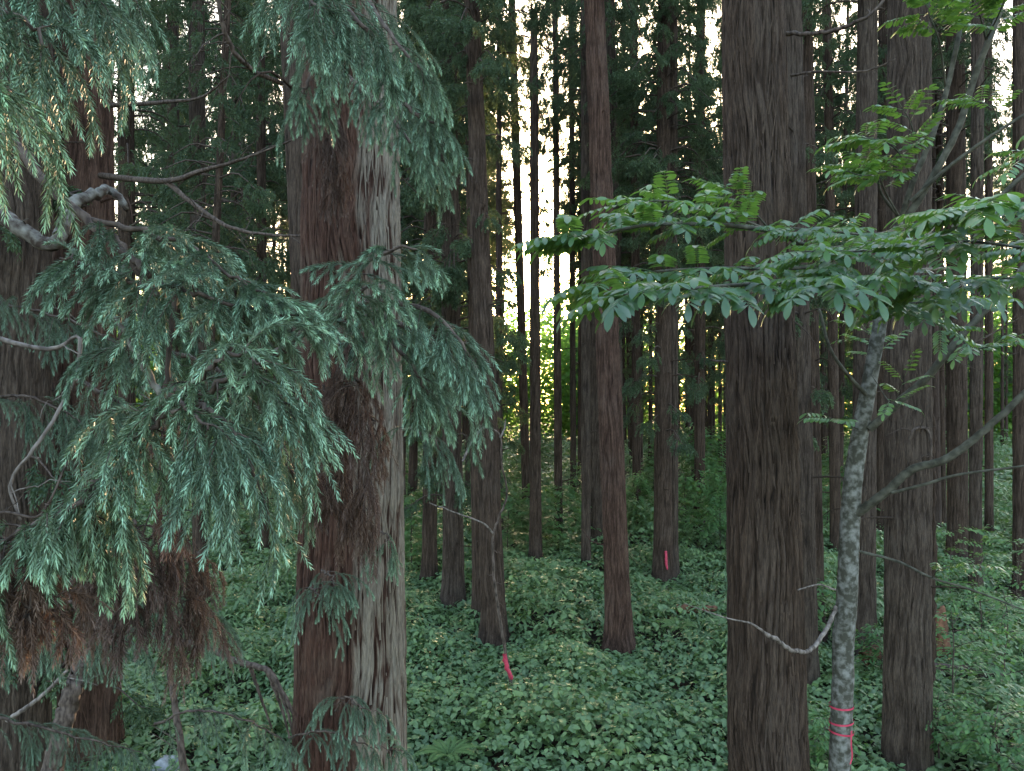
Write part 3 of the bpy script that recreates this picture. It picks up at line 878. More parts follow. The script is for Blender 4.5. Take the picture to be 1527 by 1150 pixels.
FR = frond_mesh()
for lab, px, py in [('pale green fern with arching fronds in the open undergrowth', 868, 1052), ('yellowish fern growing just behind the pale arching one', 905, 1035),
                    ('small fern under the lone reddish cedar', 918, 1008), ('fern beside the long pale log in the undergrowth', 1010, 945), ('fern near the bottom edge before the massive pale cedar', 668, 1120)]:
    d = H * F / (py - HY) * 0.97
    x = (px - CX) / F * d
    t = thing('fern', lab, 'fern', (x, d, float(gz(x, d)) + 0.22), 'ferns in the undergrowth')
    for q in range(9):
        f = obj('frond', FR, t, rotz=q * 0.7 + rng.random() * 0.3, scale=0.8 + 0.35 * rng.random())


# ------------------------------------------------------------------ foreground boughs
def px_path(pts, n=24, off=(0, 0, 0)):
    return catmull([P(*p) for p in pts], n) - np.asarray(off)


def limb(parent, pts, r, mat='twig', ns=8, name='bare_branch', n=30, wob=0.05, twigs=0, tl=0.4):
    mb = MB()
    off = W(parent)
    p = px_path(pts, n, off)
    p[1:-1] += rng.normal(size=(len(p) - 2, 3)) * min(r) * (0.08 if mat == 'limb' else 0.3)
    tube(mb, p, r, ns, wob=wob)
    for k in range(twigs):
        B, T = at(p, np.array([0.2 + 0.75 * rng.random()]))
        c = curves(B, T * 0.6 + rng.normal(size=(1, 3)) * 0.7, tl * (0.4 + rng.random()), 0.8 * rng.normal(), 6)[0]
        c[1:] += rng.normal(size=c[1:].shape) * 0.012
        tube(mb, c, [min(r) * 0.6, 0.0015], 5)
    return obj(name, mb.mesh(name, M[mat], True), parent)


def bough(parent, pts, r=(0.012, 0.004), t0=0.1, n2=26, L2=0.34, dr2=1.6, n3=7, L3=0.19, dr3=1.4, m=60, ln=0.024, wd=0.0042, mat='needle', wood='twig', tipc=1.1, core=0.0018, updown=0.25, down=0.25, fwd=0.6, name='bough', side=1.0, jit=1.0):
    off = W(parent)
    p = px_path(pts, 26, off)
    p[1:-1] += rng.normal(size=(len(p) - 2, 3)) * 0.006
    wmb, fmb = MB(), MB()
    tube(wmb, p, r, 7, wob=0.06)
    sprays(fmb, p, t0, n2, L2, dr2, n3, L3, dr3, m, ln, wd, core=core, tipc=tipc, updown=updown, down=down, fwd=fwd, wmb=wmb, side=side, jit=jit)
    b = obj(name, wmb.mesh(name, M[wood], True), parent)
    obj('dead_foliage' if mat == 'dead' else 'foliage', fmb.mesh('foliage', M[mat]), b)
    return b


# the cedar just outside the picture whose boughs reach in
tO = thing('cedar_tree', 'cedar beyond the picture edge whose fresh green boughs and gnarled limb reach in front', 'tree', (-3.6, 3.4, 0))
obj('trunk', trunk_mesh([(0, 0, -0.2), (0, 0, 6), (0.05, 0, 13)], [0.3, 0.26, 0.18], 120, 160, 77, 1.0, None, 'red'), tO)
limb(tO, [(-260, 250, 3.5), (-60, 280, 3.6), (10, 330, 3.6), (70, 364, 3.6), (92, 350, 3.6), (105, 310, 3.7), (140, 290, 3.8), (165, 285, 3.9), (188, 312, 3.9)], (0.05, 0.034, 0.030, 0.016), 'lichen', 14, 'gnarled_limb', 44, 0.035, 4, 0.15)
limb(tO, [(-220, 140, 3.3), (0, 205, 3.0), (60, 265, 2.9), (120, 320, 2.8), (185, 378, 2.7), (235, 440, 2.65)], (0.03, 0.02, 0.016, 0.012), 'twig', 8, 'bare_branch', 30)
limb(tO, [(172, 472, 2.5), (200, 520, 2.5), (228, 570, 2.5), (245, 602, 2.5)], (0.006, 0.011, 0.012), 'lichen', 7, 'dead_twig', 24, 0.12, 4, 0.08)
limb(tO, [(262, 440, 2.6), (252, 520, 2.55), (240, 600, 2.5), (190, 680, 2.45), (150, 715, 2.4)], (0.010, 0.008, 0.006), 'twig', 7, 'bare_branch', 24)
limb(tO, [(-120, 470, 4.2), (60, 520, 4.2), (118, 505, 4.2), (100, 590, 4.2), (50, 670, 4.1), (15, 720, 4.1), (30, 775, 4.1)], (0.014, 0.010, 0.007), 'greytwig', 6, 'dead_twig', 34, 0.08, 5, 0.3)
limb(tO, [(-100, 800, 4.0), (0, 765, 4.0), (60, 768, 4.0), (100, 690, 4.1)], (0.010, 0.005), 'twig', 6, 'bare_branch', 20, 0.05, 3, 0.2)

# upper corner: hanging sprays
for pts, n2, L2 in [([(-180, -120, 2.6), (-20, -90, 2.4), (90, -40, 2.3), (150, 20, 2.3)], 22, 0.46),
                    ([(-200, 40, 2.2), (-60, 10, 2.1), (20, 20, 2.1), (70, 70, 2.1)], 18, 0.42),
                    ([(-200, 160, 1.9), (-80, 120, 1.85), (-20, 120, 1.8), (40, 165, 1.8)], 14, 0.36),
                    ([(-100, -160, 3.0), (60, -120, 2.9), (160, -60, 2.8), (200, 0, 2.8)], 18, 0.42)]:
    bough(tO, pts, n2=int(n2 * 0.75), L2=L2, dr2=2.0, n3=6, L3=0.20, dr3=1.2, down=0.35, tipc=1.1)
# main mass under the gnarled limb
for pts, n2, L2, dr in [([(120, 320, 2.8), (190, 340, 2.75), (270, 360, 2.7), (330, 400, 2.65), (400, 440, 2.6)], 28, 0.32, 1.5),
                        ([(185, 378, 2.7), (240, 420, 2.6), (330, 450, 2.55), (430, 470, 2.6)], 26, 0.32, 1.7),
                        ([(235, 440, 2.75), (200, 420, 2.8), (150, 400, 2.8), (90, 385, 2.8)], 16, 0.28, 1.5),
                        ([(170, 350, 3.1), (220, 420, 3.0), (200, 500, 3.0), (160, 520, 3.0)], 20, 0.34, 2.0)]:
    bough(tO, pts, n2=int(n2 * 0.66), L2=L2 * 1.15, dr2=dr * 0.6, n3=6, dr3=0.9, down=0.15, tipc=1.0)
# fan that hangs over the middle: several strands reaching right and down
for pts, n2, L2, dr in [([(245, 602, 2.45), (300, 590, 2.35), (360, 560, 2.3), (410, 585, 2.3), (440, 625, 2.3)], 24, 0.34, 2.3),
                        ([(245, 602, 2.4), (270, 600, 2.3), (310, 610, 2.2), (350, 650, 2.15), (385, 720, 2.15)], 20, 0.36, 2.8),
                        ([(245, 602, 2.4), (290, 570, 2.35), (340, 530, 2.3), (400, 540, 2.3)], 16, 0.26, 1.4),
                        ([(150, 715, 2.3), (195, 660, 2.25), (240, 625, 2.2), (280, 610, 2.15), (310, 640, 2.1)], 18, 0.34, 2.9)]:
    bough(tO, pts, n2=int(n2 * 0.66), L2=L2 * 1.05, dr2=dr * 0.75, down=0.3, L3=0.22, n3=5, dr3=1.0)
# lower spray reaching out to the picture edge
bough(tO, [(240, 625, 2.4), (190, 690, 2.2), (150, 725, 2.1), (80, 765, 2.0), (20, 800, 1.95), (-20, 830, 1.95)], n2=20, L2=0.27, dr2=2.4, n3=5, L3=0.16, m=52, down=0.5)
bough(tO, [(210, 680, 2.3), (170, 720, 2.15), (140, 745, 2.1), (140, 790, 2.1)], t0=0.2, n2=12, L2=0.32, dr2=3.0, n3=5, L3=0.16, m=52, down=0.6)
# dim sprays further down and behind
for pts, n2, L2 in [([(-80, 960, 4.6), (20, 930, 4.5), (120, 945, 4.4), (200, 960, 4.4)], 20, 0.5),
                    ([(80, 900, 5.0), (180, 890, 5.0), (280, 900, 5.0), (330, 930, 5.0)], 20, 0.55),
                    ([(-60, 620, 4.8), (20, 590, 4.8), (90, 610, 4.8), (130, 640, 4.8)], 18, 0.5),
                    ([(-60, 440, 4.8), (30, 460, 4.8), (110, 480, 4.8), (190, 520, 4.8)], 18, 0.5),
                    ([(-80, 1060, 5.2), (40, 1080, 5.2), (120, 1100, 5.2), (200, 1120, 5.2)], 18, 0.5),
                    ([(230, 1080, 6.0), (300, 1060, 6.0), (380, 1080, 6.0), (430, 1110, 6.0)], 14, 0.5),
                    ([(100, 560, 3.6), (180, 600, 3.6), (260, 650, 3.6), (330, 700, 3.6)], 20, 0.45),
                    ([(250, 520, 3.4), (330, 560, 3.4), (410, 640, 3.4), (440, 720, 3.4)], 20, 0.45)]:
    bough(tO, pts, n2=n2, L2=L2, dr2=2.0, n3=8, L3=0.2, m=50, ln=0.022, wd=0.004, tipc=0.4, core=0, down=0.5)
# dead brown sprays hang in long feathery strands
def dead_sprays(tree, items):
    for x, y0, y1, d, n2, L2 in items:
        lean = rng.normal() * 14
        bough(tree, [(x - 6, y0 - 25, d + 0.05), (x, y0, d), (x + lean * 0.5, (y0 + y1) / 2, d - 0.03), (x + lean, y1 - 30, d - 0.05)], r=(0.006, 0.002), t0=0.05, n2=n2, L2=L2, dr2=2.2 + rng.random(),
              n3=5, L3=0.14, dr3=1.2, m=40, ln=0.019, wd=0.0036, mat='dead', down=0.45, side=0.55, jit=1.6, fwd=0.7, core=0.001, tipc=0.8, name='dead_bough')


dead_sprays(tO, [(172, 790, 920, 2.9, 18, 0.26), (205, 800, 960, 2.8, 20, 0.28), (238, 780, 940, 2.9, 18, 0.26), (272, 820, 985, 3.0, 18, 0.27), (300, 850, 970, 3.1, 14, 0.25),
                 (8, 820, 930, 2.0, 12, 0.17), (34, 835, 955, 2.0, 12, 0.17), (58, 850, 920, 2.1, 10, 0.15), (255, 640, 800, 2.7, 12, 0.2), (140, 850, 960, 3.4, 14, 0.28)])
# boughs of the massive cedar
for pts, n2, L2, dr in [([(455, 490, 6.1), (470, 470, 5.0), (500, 440, 4.2), (540, 400, 3.6), (575, 375, 3.3), (620, 372, 3.2)], 20, 0.34, 1.2),
                        ([(470, 480, 5.5), (520, 460, 4.2), (560, 450, 3.6), (620, 460, 3.3), (680, 500, 3.2), (715, 560, 3.2)], 28, 0.44, 2.3),
                        ([(480, 480, 5.2), (530, 470, 4.0), (570, 490, 3.5), (610, 540, 3.4), (640, 590, 3.4)], 24, 0.42, 2.6),
                        ([(400, 535, 3.4), (450, 500, 3.3), (500, 470, 3.2), (530, 440, 3.1), (560, 425, 3.05)], 20, 0.26, 1.6),
                        ([(560, 470, 3.9), (610, 490, 3.8), (660, 520, 3.8), (690, 580, 3.8)], 20, 0.5, 2.8)]:
    bough(tC, pts, r=(0.02, 0.005), t0=0.35 if len(pts) > 4 else 0.1, n2=int(n2 * 0.58), L2=L2, dr2=dr * 0.75, n3=6, dr3=1.0, tipc=1.1, down=0.25)
for pts, n2, L2, dr in [([(440, -160, 3.6), (470, -60, 3.0), (500, -10, 2.8), (530, 30, 2.7), (560, 60, 2.7)], 24, 0.36, 2.6),
                        ([(430, -130, 3.2), (440, -60, 2.8), (455, -20, 2.6), (480, 30, 2.5)], 20, 0.36, 2.8),
                        ([(480, -100, 5.0), (540, -10, 4.4), (590, 60, 4.0), (630, 110, 3.9)], 28, 0.55, 2.2),
                        ([(480, 20, 5.4), (530, 80, 4.6), (580, 130, 4.2), (620, 170, 4.0), (660, 190, 4.0)], 28, 0.5, 2.2),
                        ([(500, 100, 5.6), (560, 150, 5.0), (610, 210, 4.8), (650, 250, 4.8)], 24, 0.5, 2.4),
                        ([(455, -40, 4.8), (470, 60, 4.5), (460, 120, 4.4), (440, 160, 4.4)], 18, 0.45, 2.4)]:
    bough(tC, pts, r=(0.02, 0.005), t0=0.25, n2=int(n2 * 0.78), L2=L2, dr2=dr * 0.8, n3=6, dr3=1.2, tipc=0.95, down=0.35, ln=0.023, wd=0.0036)
for pts, n2, L2 in [([(480, 850, 5.9), (495, 862, 5.5), (500, 880, 5.4)], 10, 0.4), ([(455, 880, 5.8), (470, 880, 5.5), (480, 900, 5.4)], 9, 0.6), ([(500, 1060, 5.9), (515, 1040, 5.4), (540, 1055, 5.2), (570, 1065, 5.2)], 16, 0.35),
                    ([(430, 1100, 5.8), (480, 1090, 5.3), (540, 1110, 5.2), (600, 1120, 5.2)], 20, 0.4), ([(560, 790, 6.0), (580, 800, 5.7), (590, 830, 5.7)], 8, 0.4), ([(600, 640, 5.2), (640, 650, 5.0), (670, 690, 5.0)], 12, 0.5)]:
    bough(tC, pts, r=(0.008, 0.003), n2=n2, L2=L2, dr2=2.4, n3=6, L3=0.13, m=46, ln=0.02, wd=0.004, tipc=0.7, down=0.4)
dead_sprays(tC, [(488, 600, 770, 3.4, 18, 0.26), (512, 570, 800, 3.4, 24, 0.28), (536, 590, 825, 3.3, 24, 0.28), (556, 640, 790, 3.4, 16, 0.24), (520, 500, 640, 3.8, 16, 0.28),
                 (488, 170, 290, 5.0, 16, 0.34), (500, 190, 330, 5.0, 16, 0.3), (474, 180, 260, 5.1, 10, 0.3)])

# bare forked limb and other bare limbs of the seamed cedar
limb(tA, [(150, 262, 11.2), (245, 270, 9.8), (300, 255, 9.2), (360, 238, 8.8), (450, 204, 8.4)], (0.045, 0.035, 0.02, 0.008), 'twig', 8, twigs=12, tl=0.7)
limb(tA, [(247, 270, 9.8), (290, 305, 9.5), (340, 338, 9.2), (400, 350, 9.0), (452, 352, 8.8)], (0.035, 0.028, 0.018, 0.012), 'twig', 8, twigs=14, tl=0.7)
limb(tA, [(160, 158, 11.3), (250, 152, 10), (300, 145, 9.6), (340, 115, 9.2)], (0.035, 0.02, 0.008), 'twig', 7, twigs=8, tl=0.7)
limb(tA, [(160, 930, 11.3), (300, 965, 9.0), (350, 985, 8.6), (398, 1000, 8.4), (425, 1040, 8.3), (455, 1095, 8.2)], (0.05, 0.04, 0.03, 0.015), 'twig', 8)
for q in ([(372, 992, 8.5), (385, 1030, 8.5), (405, 1085, 8.5)], [(398, 1000, 8.4), (418, 1050, 8.4), (432, 1100, 8.4)], [(405, 1003, 8.4), (428, 1060, 8.3), (440, 1110, 8.3)]):
    limb(tA, q, (0.025, 0.010), 'twig', 6)
limb(tD, [(420, 125, 10.6), (370, 100, 9.9), (340, 60, 9.6), (325, 0, 9.4), (322, -40, 9.4)], (0.035, 0.03, 0.02), 'twig', 7, twigs=10, tl=0.7)
# thin bare limbs of the other near cedars
limb(tN, [(1172, 50, 7.5), (1215, 50, 7.2), (1260, 40, 7.0), (1300, 20, 6.9), (1325, -10, 6.9)], (0.022, 0.018, 0.012), 'twig', 7, twigs=2, tl=0.2)
limb(tN, [(1180, 113, 7.5), (1220, 107, 7.2), (1290, 106, 7.0), (1335, 88, 7.0)], (0.014, 0.010, 0.005), 'twig', 6, twigs=5, tl=0.3)
limb(tN, [(1085, 540, 7.5), (1060, 537, 7.4)], (0.014, 0.010), 'twig', 6, n=6)
limb(tS, [(1385, 545, 11.4), (1440, 520, 11), (1527, 470, 10.6)], (0.02, 0.006), 'twig', 6, twigs=10, tl=0.8)
limb(tS, [(1350, 668, 11.3), (1365, 640, 11.2), (1385, 645, 11.2), (1390, 690, 11.2)], (0.03, 0.02, 0.012), 'twig', 7, twigs=10, tl=0.4)
# torn strip of bark down the edge of the upright brown cedar
mb = MB()
p = px_path([(1388, 560, 11.45), (1391, 700, 11.5), (1390, 850, 11.5), (1389, 980, 11.5), (1387, 1050, 11.45)], 60, W(tS))
p += rng.normal(size=p.shape) * np.array([0.012, 0.008, 0.0])
tube(mb, p, [0.02, 0.05, 0.035, 0.05, 0.045, 0.02], 8, wob=0.25)
obj('bark_strip', mb.mesh('bark_strip', M['brown'], True), tS)
# pink mark on the double-stemmed cedar
mb = MB()
tube(mb, px_path([(993, 822, dM - 0.36), (993.5, 838, dM - 0.37), (995, 849, dM - 0.39)], 10, W(tM)), [0.035, 0.045, 0.028], 8, wob=0.15)
obj('pink_mark', mb.mesh('pink_mark', M['ribbon'], True), tM)


# ------------------------------------------------------------------ the broadleaf tree with the mottled stem
tR = thing('broadleaf_tree', 'young broadleaf tree with a mottled grey stem and wide layers of compound leaves', 'tree', tuple(P(1258, 0, 7.4) * [1, 1, 0]))
mb = MB()
p = px_path([(1258, 1445, 7.4), (1252, 1250, 7.4), (1254, 1100, 7.4), (1258, 960, 7.4), (1264, 840, 7.4), (1270, 740, 7.4), (1284, 650, 7.35), (1300, 560, 7.3), (1318, 450, 7.2), (1342, 330, 7.1)], 120, W(tR))
p[2:-1] += np.cumsum(rng.normal(size=(117, 3)) * 0.002, axis=0)
tube(mb, p, [0.12, 0.103, 0.100, 0.098, 0.094, 0.088, 0.078, 0.068, 0.06, 0.048], 24, wob=0.02)
obj('trunk', mb.mesh('trunk', M['mottle'], True), tR)
for pts, r in [([(1278, 765, 7.35), (1320, 735, 7.2), (1360, 700, 7.1), (1410, 685, 7.0), (1470, 640, 6.9), (1540, 575, 6.8)], (0.055, 0.05, 0.045, 0.035)),
               ([(1330, 735, 7.15), (1380, 722, 7.0), (1430, 708, 6.9), (1535, 694, 6.8)], (0.02, 0.017, 0.012)),
               ([(1296, 640, 7.3), (1340, 600, 7.2), (1385, 560, 7.1), (1430, 505, 7.0), (1490, 440, 6.9), (1540, 385, 6.9)], (0.05, 0.045, 0.035)),
               ([(1293, 590, 7.3), (1265, 560, 7.2), (1238, 520, 7.1), (1222, 462, 7.0)], (0.028, 0.02, 0.014)),
               ([(1342, 332, 7.1), (1362, 270, 7.0), (1395, 190, 6.9), (1420, 100, 6.9), (1438, 0, 6.9), (1442, -60, 6.9)], (0.035, 0.03, 0.022)),
               ([(1342, 340, 7.1), (1375, 290, 7.0), (1425, 200, 6.9), (1455, 110, 6.8), (1490, 20, 6.8), (1510, -50, 6.8)], (0.045, 0.038, 0.03)),
               ([(1358, 300, 7.0), (1420, 245, 6.8), (1490, 195, 6.6), (1545, 160, 6.5)], (0.025, 0.02, 0.015)),
               ([(1345, 330, 7.1), (1315, 290, 7.0), (1310, 265, 6.9)], (0.02, 0.01)),
               ([(1420, 340, 6.9), (1470, 310, 6.8), (1540, 250, 6.7)], (0.03, 0.025)),
               ([(1280, 822, 7.35), (1340, 838, 7.2), (1390, 862, 7.0), (1450, 880, 6.9), (1540, 915, 6.8)], (0.018, 0.014, 0.008))]:
    limb(tR, pts, tuple(0.78 * x for x in r), 'limb', 10, 'limb', 36, 0.02)
limb(tR, [(1246, 905, 7.3), (1232, 940, 7.1), (1208, 970, 6.9), (1182, 970, 6.7), (1160, 955, 6.6), (1142, 945, 6.5)], (0.020, 0.019, 0.02, 0.016), 'greytwig', 8, 'bare_twig', 36, 0.10)
limb(tR, [(1142, 945, 6.5), (1120, 930, 6.45), (1085, 922, 6.4), (1020, 900, 6.5)], (0.012, 0.007, 0.003), 'greytwig', 6, 'bare_twig', 24)
limb(tR, [(1246, 880, 7.3), (1220, 872, 7.2), (1190, 880, 7.1)], (0.010, 0.006), 'greytwig', 6, 'bare_twig', 14)

LEAFLET = leaf_shape(1, 0.36, 8, 0.16, 0.26, 0.6, 0.62)


def compound(mb, B, D, L, npair=5, size=0.12, droop=0.6, tint=0.3):
    c = curves(B[None], D[None], L, droop * 0.42, 12)[0]
    tube(mb, c, [0.0022, 0.001], 4, 0.5)
    t = np.linspace(0.22, 0.97, npair)
    b, T = at(c, t)
    S = nrm(np.cross(T, UP))
    up = nrm(np.cross(S, T))
    fall = 0.05 + 0.5 * rng.random() ** 3
    for sg in (-1, 1):
        DD = S * sg * 0.9 + T * 0.5 - up * fall * (0.5 + 0.6 * rng.random((npair, 1)))
        nn = up + S * sg * 0.15 + 0.32 * rng.normal(size=(npair, 3))
        stamp(mb, LEAFLET, frames(DD, nn), b, size * 0.70 * (0.65 + 0.4 * np.sin(math.pi * (0.2 + 0.6 * t))) * (0.9 + 0.2 * rng.random(npair)), np.clip(tint + 0.15 * rng.normal(size=npair), 0, 1))
    stamp(mb, LEAFLET, frames((T[-1] - up[-1] * 0.3)[None], up[-1:]), c[-1:], np.array([size * 0.9]), np.array([tint]))


def leafy(pts, n, L=0.30, size=0.12, r=(0.012, 0.004), t0=0.1, tint=0.3, out=0.9, lift=0.1, droop=0.7):
    off = W(tR)
    p = px_path(pts, 26, off)
    wmb, fmb = MB(), MB()
    tube(wmb, p, r, 7, wob=0.05)
    n = int(n * 1.7)
    t = t0 + (1 - t0) * (np.arange(n) + 0.8 * rng.random(n)) / n
    B, T = at(p, t)
    S = nrm(np.cross(T, UP))
    for k in range(n):
        sg = 1 if k % 2 else -1
        d = T[k] * 0.6 + S[k] * sg * out * (0.5 + 0.6 * rng.random()) + UP * (lift + 0.2 * rng.normal())
        compound(fmb, B[k], d, L * (0.75 + 0.45 * rng.random()), int(rng.integers(6, 10)), size * (0.8 + 0.35 * rng.random()), droop * (0.6 + 0.8 * rng.random()), np.clip(tint + 0.2 * rng.normal(), 0, 1))
    compound(fmb, p[-1], T[-1], L, 5, size, droop, tint)
    b = obj('leafy_branch', wmb.mesh('leafy_branch', M['limb'], True), tR)
    obj('leaves', fmb.mesh('leaves', M['leaf']), b)


# lowest layer, reaching far out towards the viewer
leafy([(1330, 420, 6.9), (1250, 425, 5.6), (1180, 420, 4.6), (1100, 425, 4.1), (1010, 432, 3.8), (930, 440, 3.7)], 26, 0.30, 0.125, (0.018, 0.005), 0.25, 0.15, droop=1.0)
leafy([(1420, 400, 6.9), (1340, 405, 5.2), (1270, 418, 4.2), (1220, 425, 3.9)], 14, 0.30, 0.125, (0.016, 0.005), 0.35, 0.15, droop=1.0)
leafy([(1345, 340, 7.0), (1270, 385, 6.0), (1190, 400, 5.2), (1080, 400, 4.7), (980, 405, 4.4), (890, 420, 4.2)], 24, 0.30, 0.12, (0.018, 0.005), 0.25, 0.25)
# middle and upper layers
leafy([(1340, 345, 7.0), (1235, 372, 6.0), (1150, 345, 5.4), (1060, 335, 5.0), (970, 335, 4.7), (890, 350, 4.5), (840, 352, 4.4)], 26, 0.30, 0.115, (0.024, 0.006), 0.3, 0.4)
leafy([(1150, 345, 5.6), (1080, 318, 5.3), (1000, 300, 5.0), (930, 305, 4.9)], 12, 0.28, 0.11, (0.010, 0.004), 0.2, 0.6)
leafy([(1150, 345, 5.6), (1110, 300, 5.5), (1090, 285, 5.4)], 5, 0.26, 0.11, (0.008, 0.004), 0.4, 0.7)
leafy([(1345, 340, 7.0), (1300, 350, 6.0), (1240, 345, 5.4), (1180, 340, 5.0)], 16, 0.28, 0.11, (0.014, 0.005), 0.2, 0.4)
leafy([(1400, 330, 6.8), (1370, 360, 5.8), (1320, 372, 5.0), (1270, 375, 4.6), (1200, 375, 4.4)], 20, 0.28, 0.115, (0.014, 0.005), 0.2, 0.3)
# right side
leafy([(1620, 330, 4.6), (1540, 315, 4.2), (1480, 310, 3.9), (1440, 312, 3.8)], 14, 0.30, 0.13, (0.012, 0.005), 0.2, 0.6)
leafy([(1620, 380, 5.0), (1530, 370, 4.6), (1440, 360, 4.3), (1380, 370, 4.2)], 18, 0.30, 0.125, (0.012, 0.005), 0.1, 0.3)
leafy([(1600, 420, 5.4), (1500, 415, 5.2), (1420, 420, 5.0), (1350, 430, 5.0)], 20, 0.30, 0.12, (0.012, 0.005), 0.1, 0.2, droop=1.2)
leafy([(1480, 455, 6.8), (1430, 445, 6.0), (1380, 450, 5.6), (1320, 455, 5.4)], 16, 0.30, 0.12, (0.012, 0.005), 0.1, 0.2, droop=1.2)
# small backlit twigs higher up
leafy([(1345, 330, 7.0), (1322, 290, 6.8), (1310, 262, 6.7), (1290, 245, 6.6)], 7, 0.30, 0.12, (0.010, 0.004), 0.4, 0.9)
leafy([(1362, 270, 7.0), (1345, 235, 6.8), (1322, 212, 6.6), (1285, 205, 6.5)], 8, 0.30, 0.125, (0.010, 0.004), 0.3, 0.9)
leafy([(1370, 250, 7.0), (1360, 190, 6.8), (1345, 160, 6.7)], 4, 0.28, 0.115, (0.008, 0.004), 0.3, 0.9)
leafy([(1410, 130, 6.9), (1400, 60, 6.6), (1385, 20, 6.5), (1390, -10, 6.5)], 9, 0.30, 0.12, (0.010, 0.004), 0.3, 0.8)
leafy([(1470, 60, 6.8), (1460, 20, 6.6), (1440, -20, 6.5)], 8, 0.30, 0.12, (0.008, 0.004), 0.2, 0.8)
leafy([(1280, 640, 7.3), (1255, 630, 7.1), (1235, 622, 7.0)], 2, 0.28, 0.12, (0.006, 0.003), 0.5, 0.8)
leafy([(1300, 560, 7.2), (1310, 520, 7.4), (1290, 490, 7.6)], 5, 0.30, 0.11, (0.008, 0.003), 0.3, 0.8)
leafy([(1470, 60, 6.8), (1490, 20, 6.5), (1505, -20, 6.3)], 6, 0.28, 0.115, (0.008, 0.004), 0.1, 0.8)
leafy([(1490, 195, 6.6), (1480, 160, 6.4), (1450, 150, 6.3)], 4, 0.26, 0.10, (0.006, 0.003), 0.3, 0.8)
leafy([(1545, 160, 6.5), (1560, 210, 6.0), (1520, 240, 5.6)], 6, 0.28, 0.11, (0.008, 0.004), 0.1, 0.7)
leafy([(1362, 270, 7.0), (1335, 255, 6.7), (1290, 262, 6.4), (1262, 255, 6.2)], 7, 0.26, 0.105, (0.008, 0.004), 0.2, 0.9)
leafy([(1318, 450, 7.1), (1370, 470, 6.6), (1410, 490, 6.3)], 7, 0.27, 0.10, (0.008, 0.003), 0.2, 0.4)
leafy([(1430, 505, 7.0), (1460, 520, 6.8), (1520, 500, 6.6)], 7, 0.27, 0.10, (0.008, 0.003), 0.1, 0.5)
leafy([(1300, 560, 7.2), (1330, 600, 6.9), (1350, 560, 6.7)], 4, 0.24, 0.09, (0.005, 0.003), 0.3, 0.7)
leafy([(1390, 862, 7.0), (1400, 850, 6.9), (1430, 845, 6.8)], 4, 0.28, 0.09, (0.006, 0.003), 0.2, 0.4)


# ------------------------------------------------------------------ ribbons, dead sticks, logs, stone
def ring_path(y, d, x, rx, n=30, tilt=0.0):
    c = P(x, y, d)
    th = np.linspace(0, 2 * math.pi, n)
    return c + np.stack([rx * np.cos(th), rx * np.sin(th), tilt * np.cos(th)], -1)


def strip(mb, path, half):
    path = np.asarray(path); k = len(path)
    V = np.concatenate([path + [0, 0, half], path - [0, 0, half]])
    i = np.arange(k - 1)
    mb.add(V, np.stack([i, i + 1, i + 1 + k, i + k], -1))


mb = MB()
for y, tl in ((1052, 0.004), (1075, 0.010), (1090, -0.006)):
    strip(mb, ring_path(y, 7.4, 1254.5, 0.112, 40, tl), 0.009)
q = px_path([(1270, 1090, 7.29), (1269.5, 1110, 7.275), (1271, 1128, 7.28), (1268, 1140, 7.28)], 12)
V = np.concatenate([q + [-0.008, 0, 0], q + [0.008, 0.004, 0]]); i = np.arange(11)
mb.add(V, np.stack([i, i + 1, i + 13, i + 12], -1))
me = mb.mesh('pink_ribbon', M['ribbon'], True)
tag(obj('pink_ribbon', me), 'pink ribbon wound three times round the mottled stem with a hanging tail', 'ribbon')

tw = thing('hanging_twig', 'long crooked dead twig hanging to the ground by the shaggy cedar, pink ribbon tied on', 'dead branch', tuple(P(775, 1050, 13.6)))
limb(tw, [(716, 635, 12.5), (745, 648, 12.5), (748, 690, 12.6), (756, 735, 12.8), (745, 770, 12.9), (735, 800, 13.0), (736, 850, 13.1), (742, 900, 13.2), (750, 950, 13.3), (757, 990, 13.4), (763, 1025, 13.5), (777, 1052, 13.55)],
     (0.012, 0.015, 0.019, 0.023, 0.029, 0.032), 'oldtwig', 8, 'stem', 70, 0.08, 6, 0.25)
limb(tw, [(690, 688, 12.2), (705, 655, 12.3), (722, 637, 12.5)], (0.02, 0.025), 'greytwig', 6, 'side_twig', 14)
limb(tw, [(640, 750, 12.4), (680, 765, 12.6), (720, 780, 12.8), (735, 795, 12.95)], (0.010, 0.018), 'greytwig', 6, 'side_twig', 18)
limb(tw, [(754, 625, 12.5), (752, 640, 12.5), (746, 652, 12.5)], (0.008, 0.018), 'greytwig', 6, 'side_twig', 8)
mb = MB()
tube(mb, px_path([(752, 975, 13.32), (756, 995, 13.33), (760, 1005, 13.35), (763, 1012, 13.4)], 14), [0.033, 0.036, 0.033, 0.03], 8, wob=0.25)
tag(obj('pink_ribbon', mb.mesh('pink_ribbon', M['ribbon'], True)), 'pink ribbon knotted on the long crooked dead twig', 'ribbon')
mb = MB()
for yy in (1004, 1018):
    tube(mb, px_path([(315.5, yy - 5, 15.0), (316.5, yy, 15.0), (315.5, yy + 6, 15.0)], 8), [0.02, 0.035, 0.045], 6, wob=0.2)
tube(mb, px_path([(315.5, 985, 15.02), (315.8, 1005, 15.02), (316, 1035, 15.02)], 8), [0.006, 0.006], 5)
tag(obj('pink_ribbon', mb.mesh('pink_ribbon', M['ribbon'], True)), 'pair of small pink ribbon tags hanging low in the undergrowth', 'ribbon')

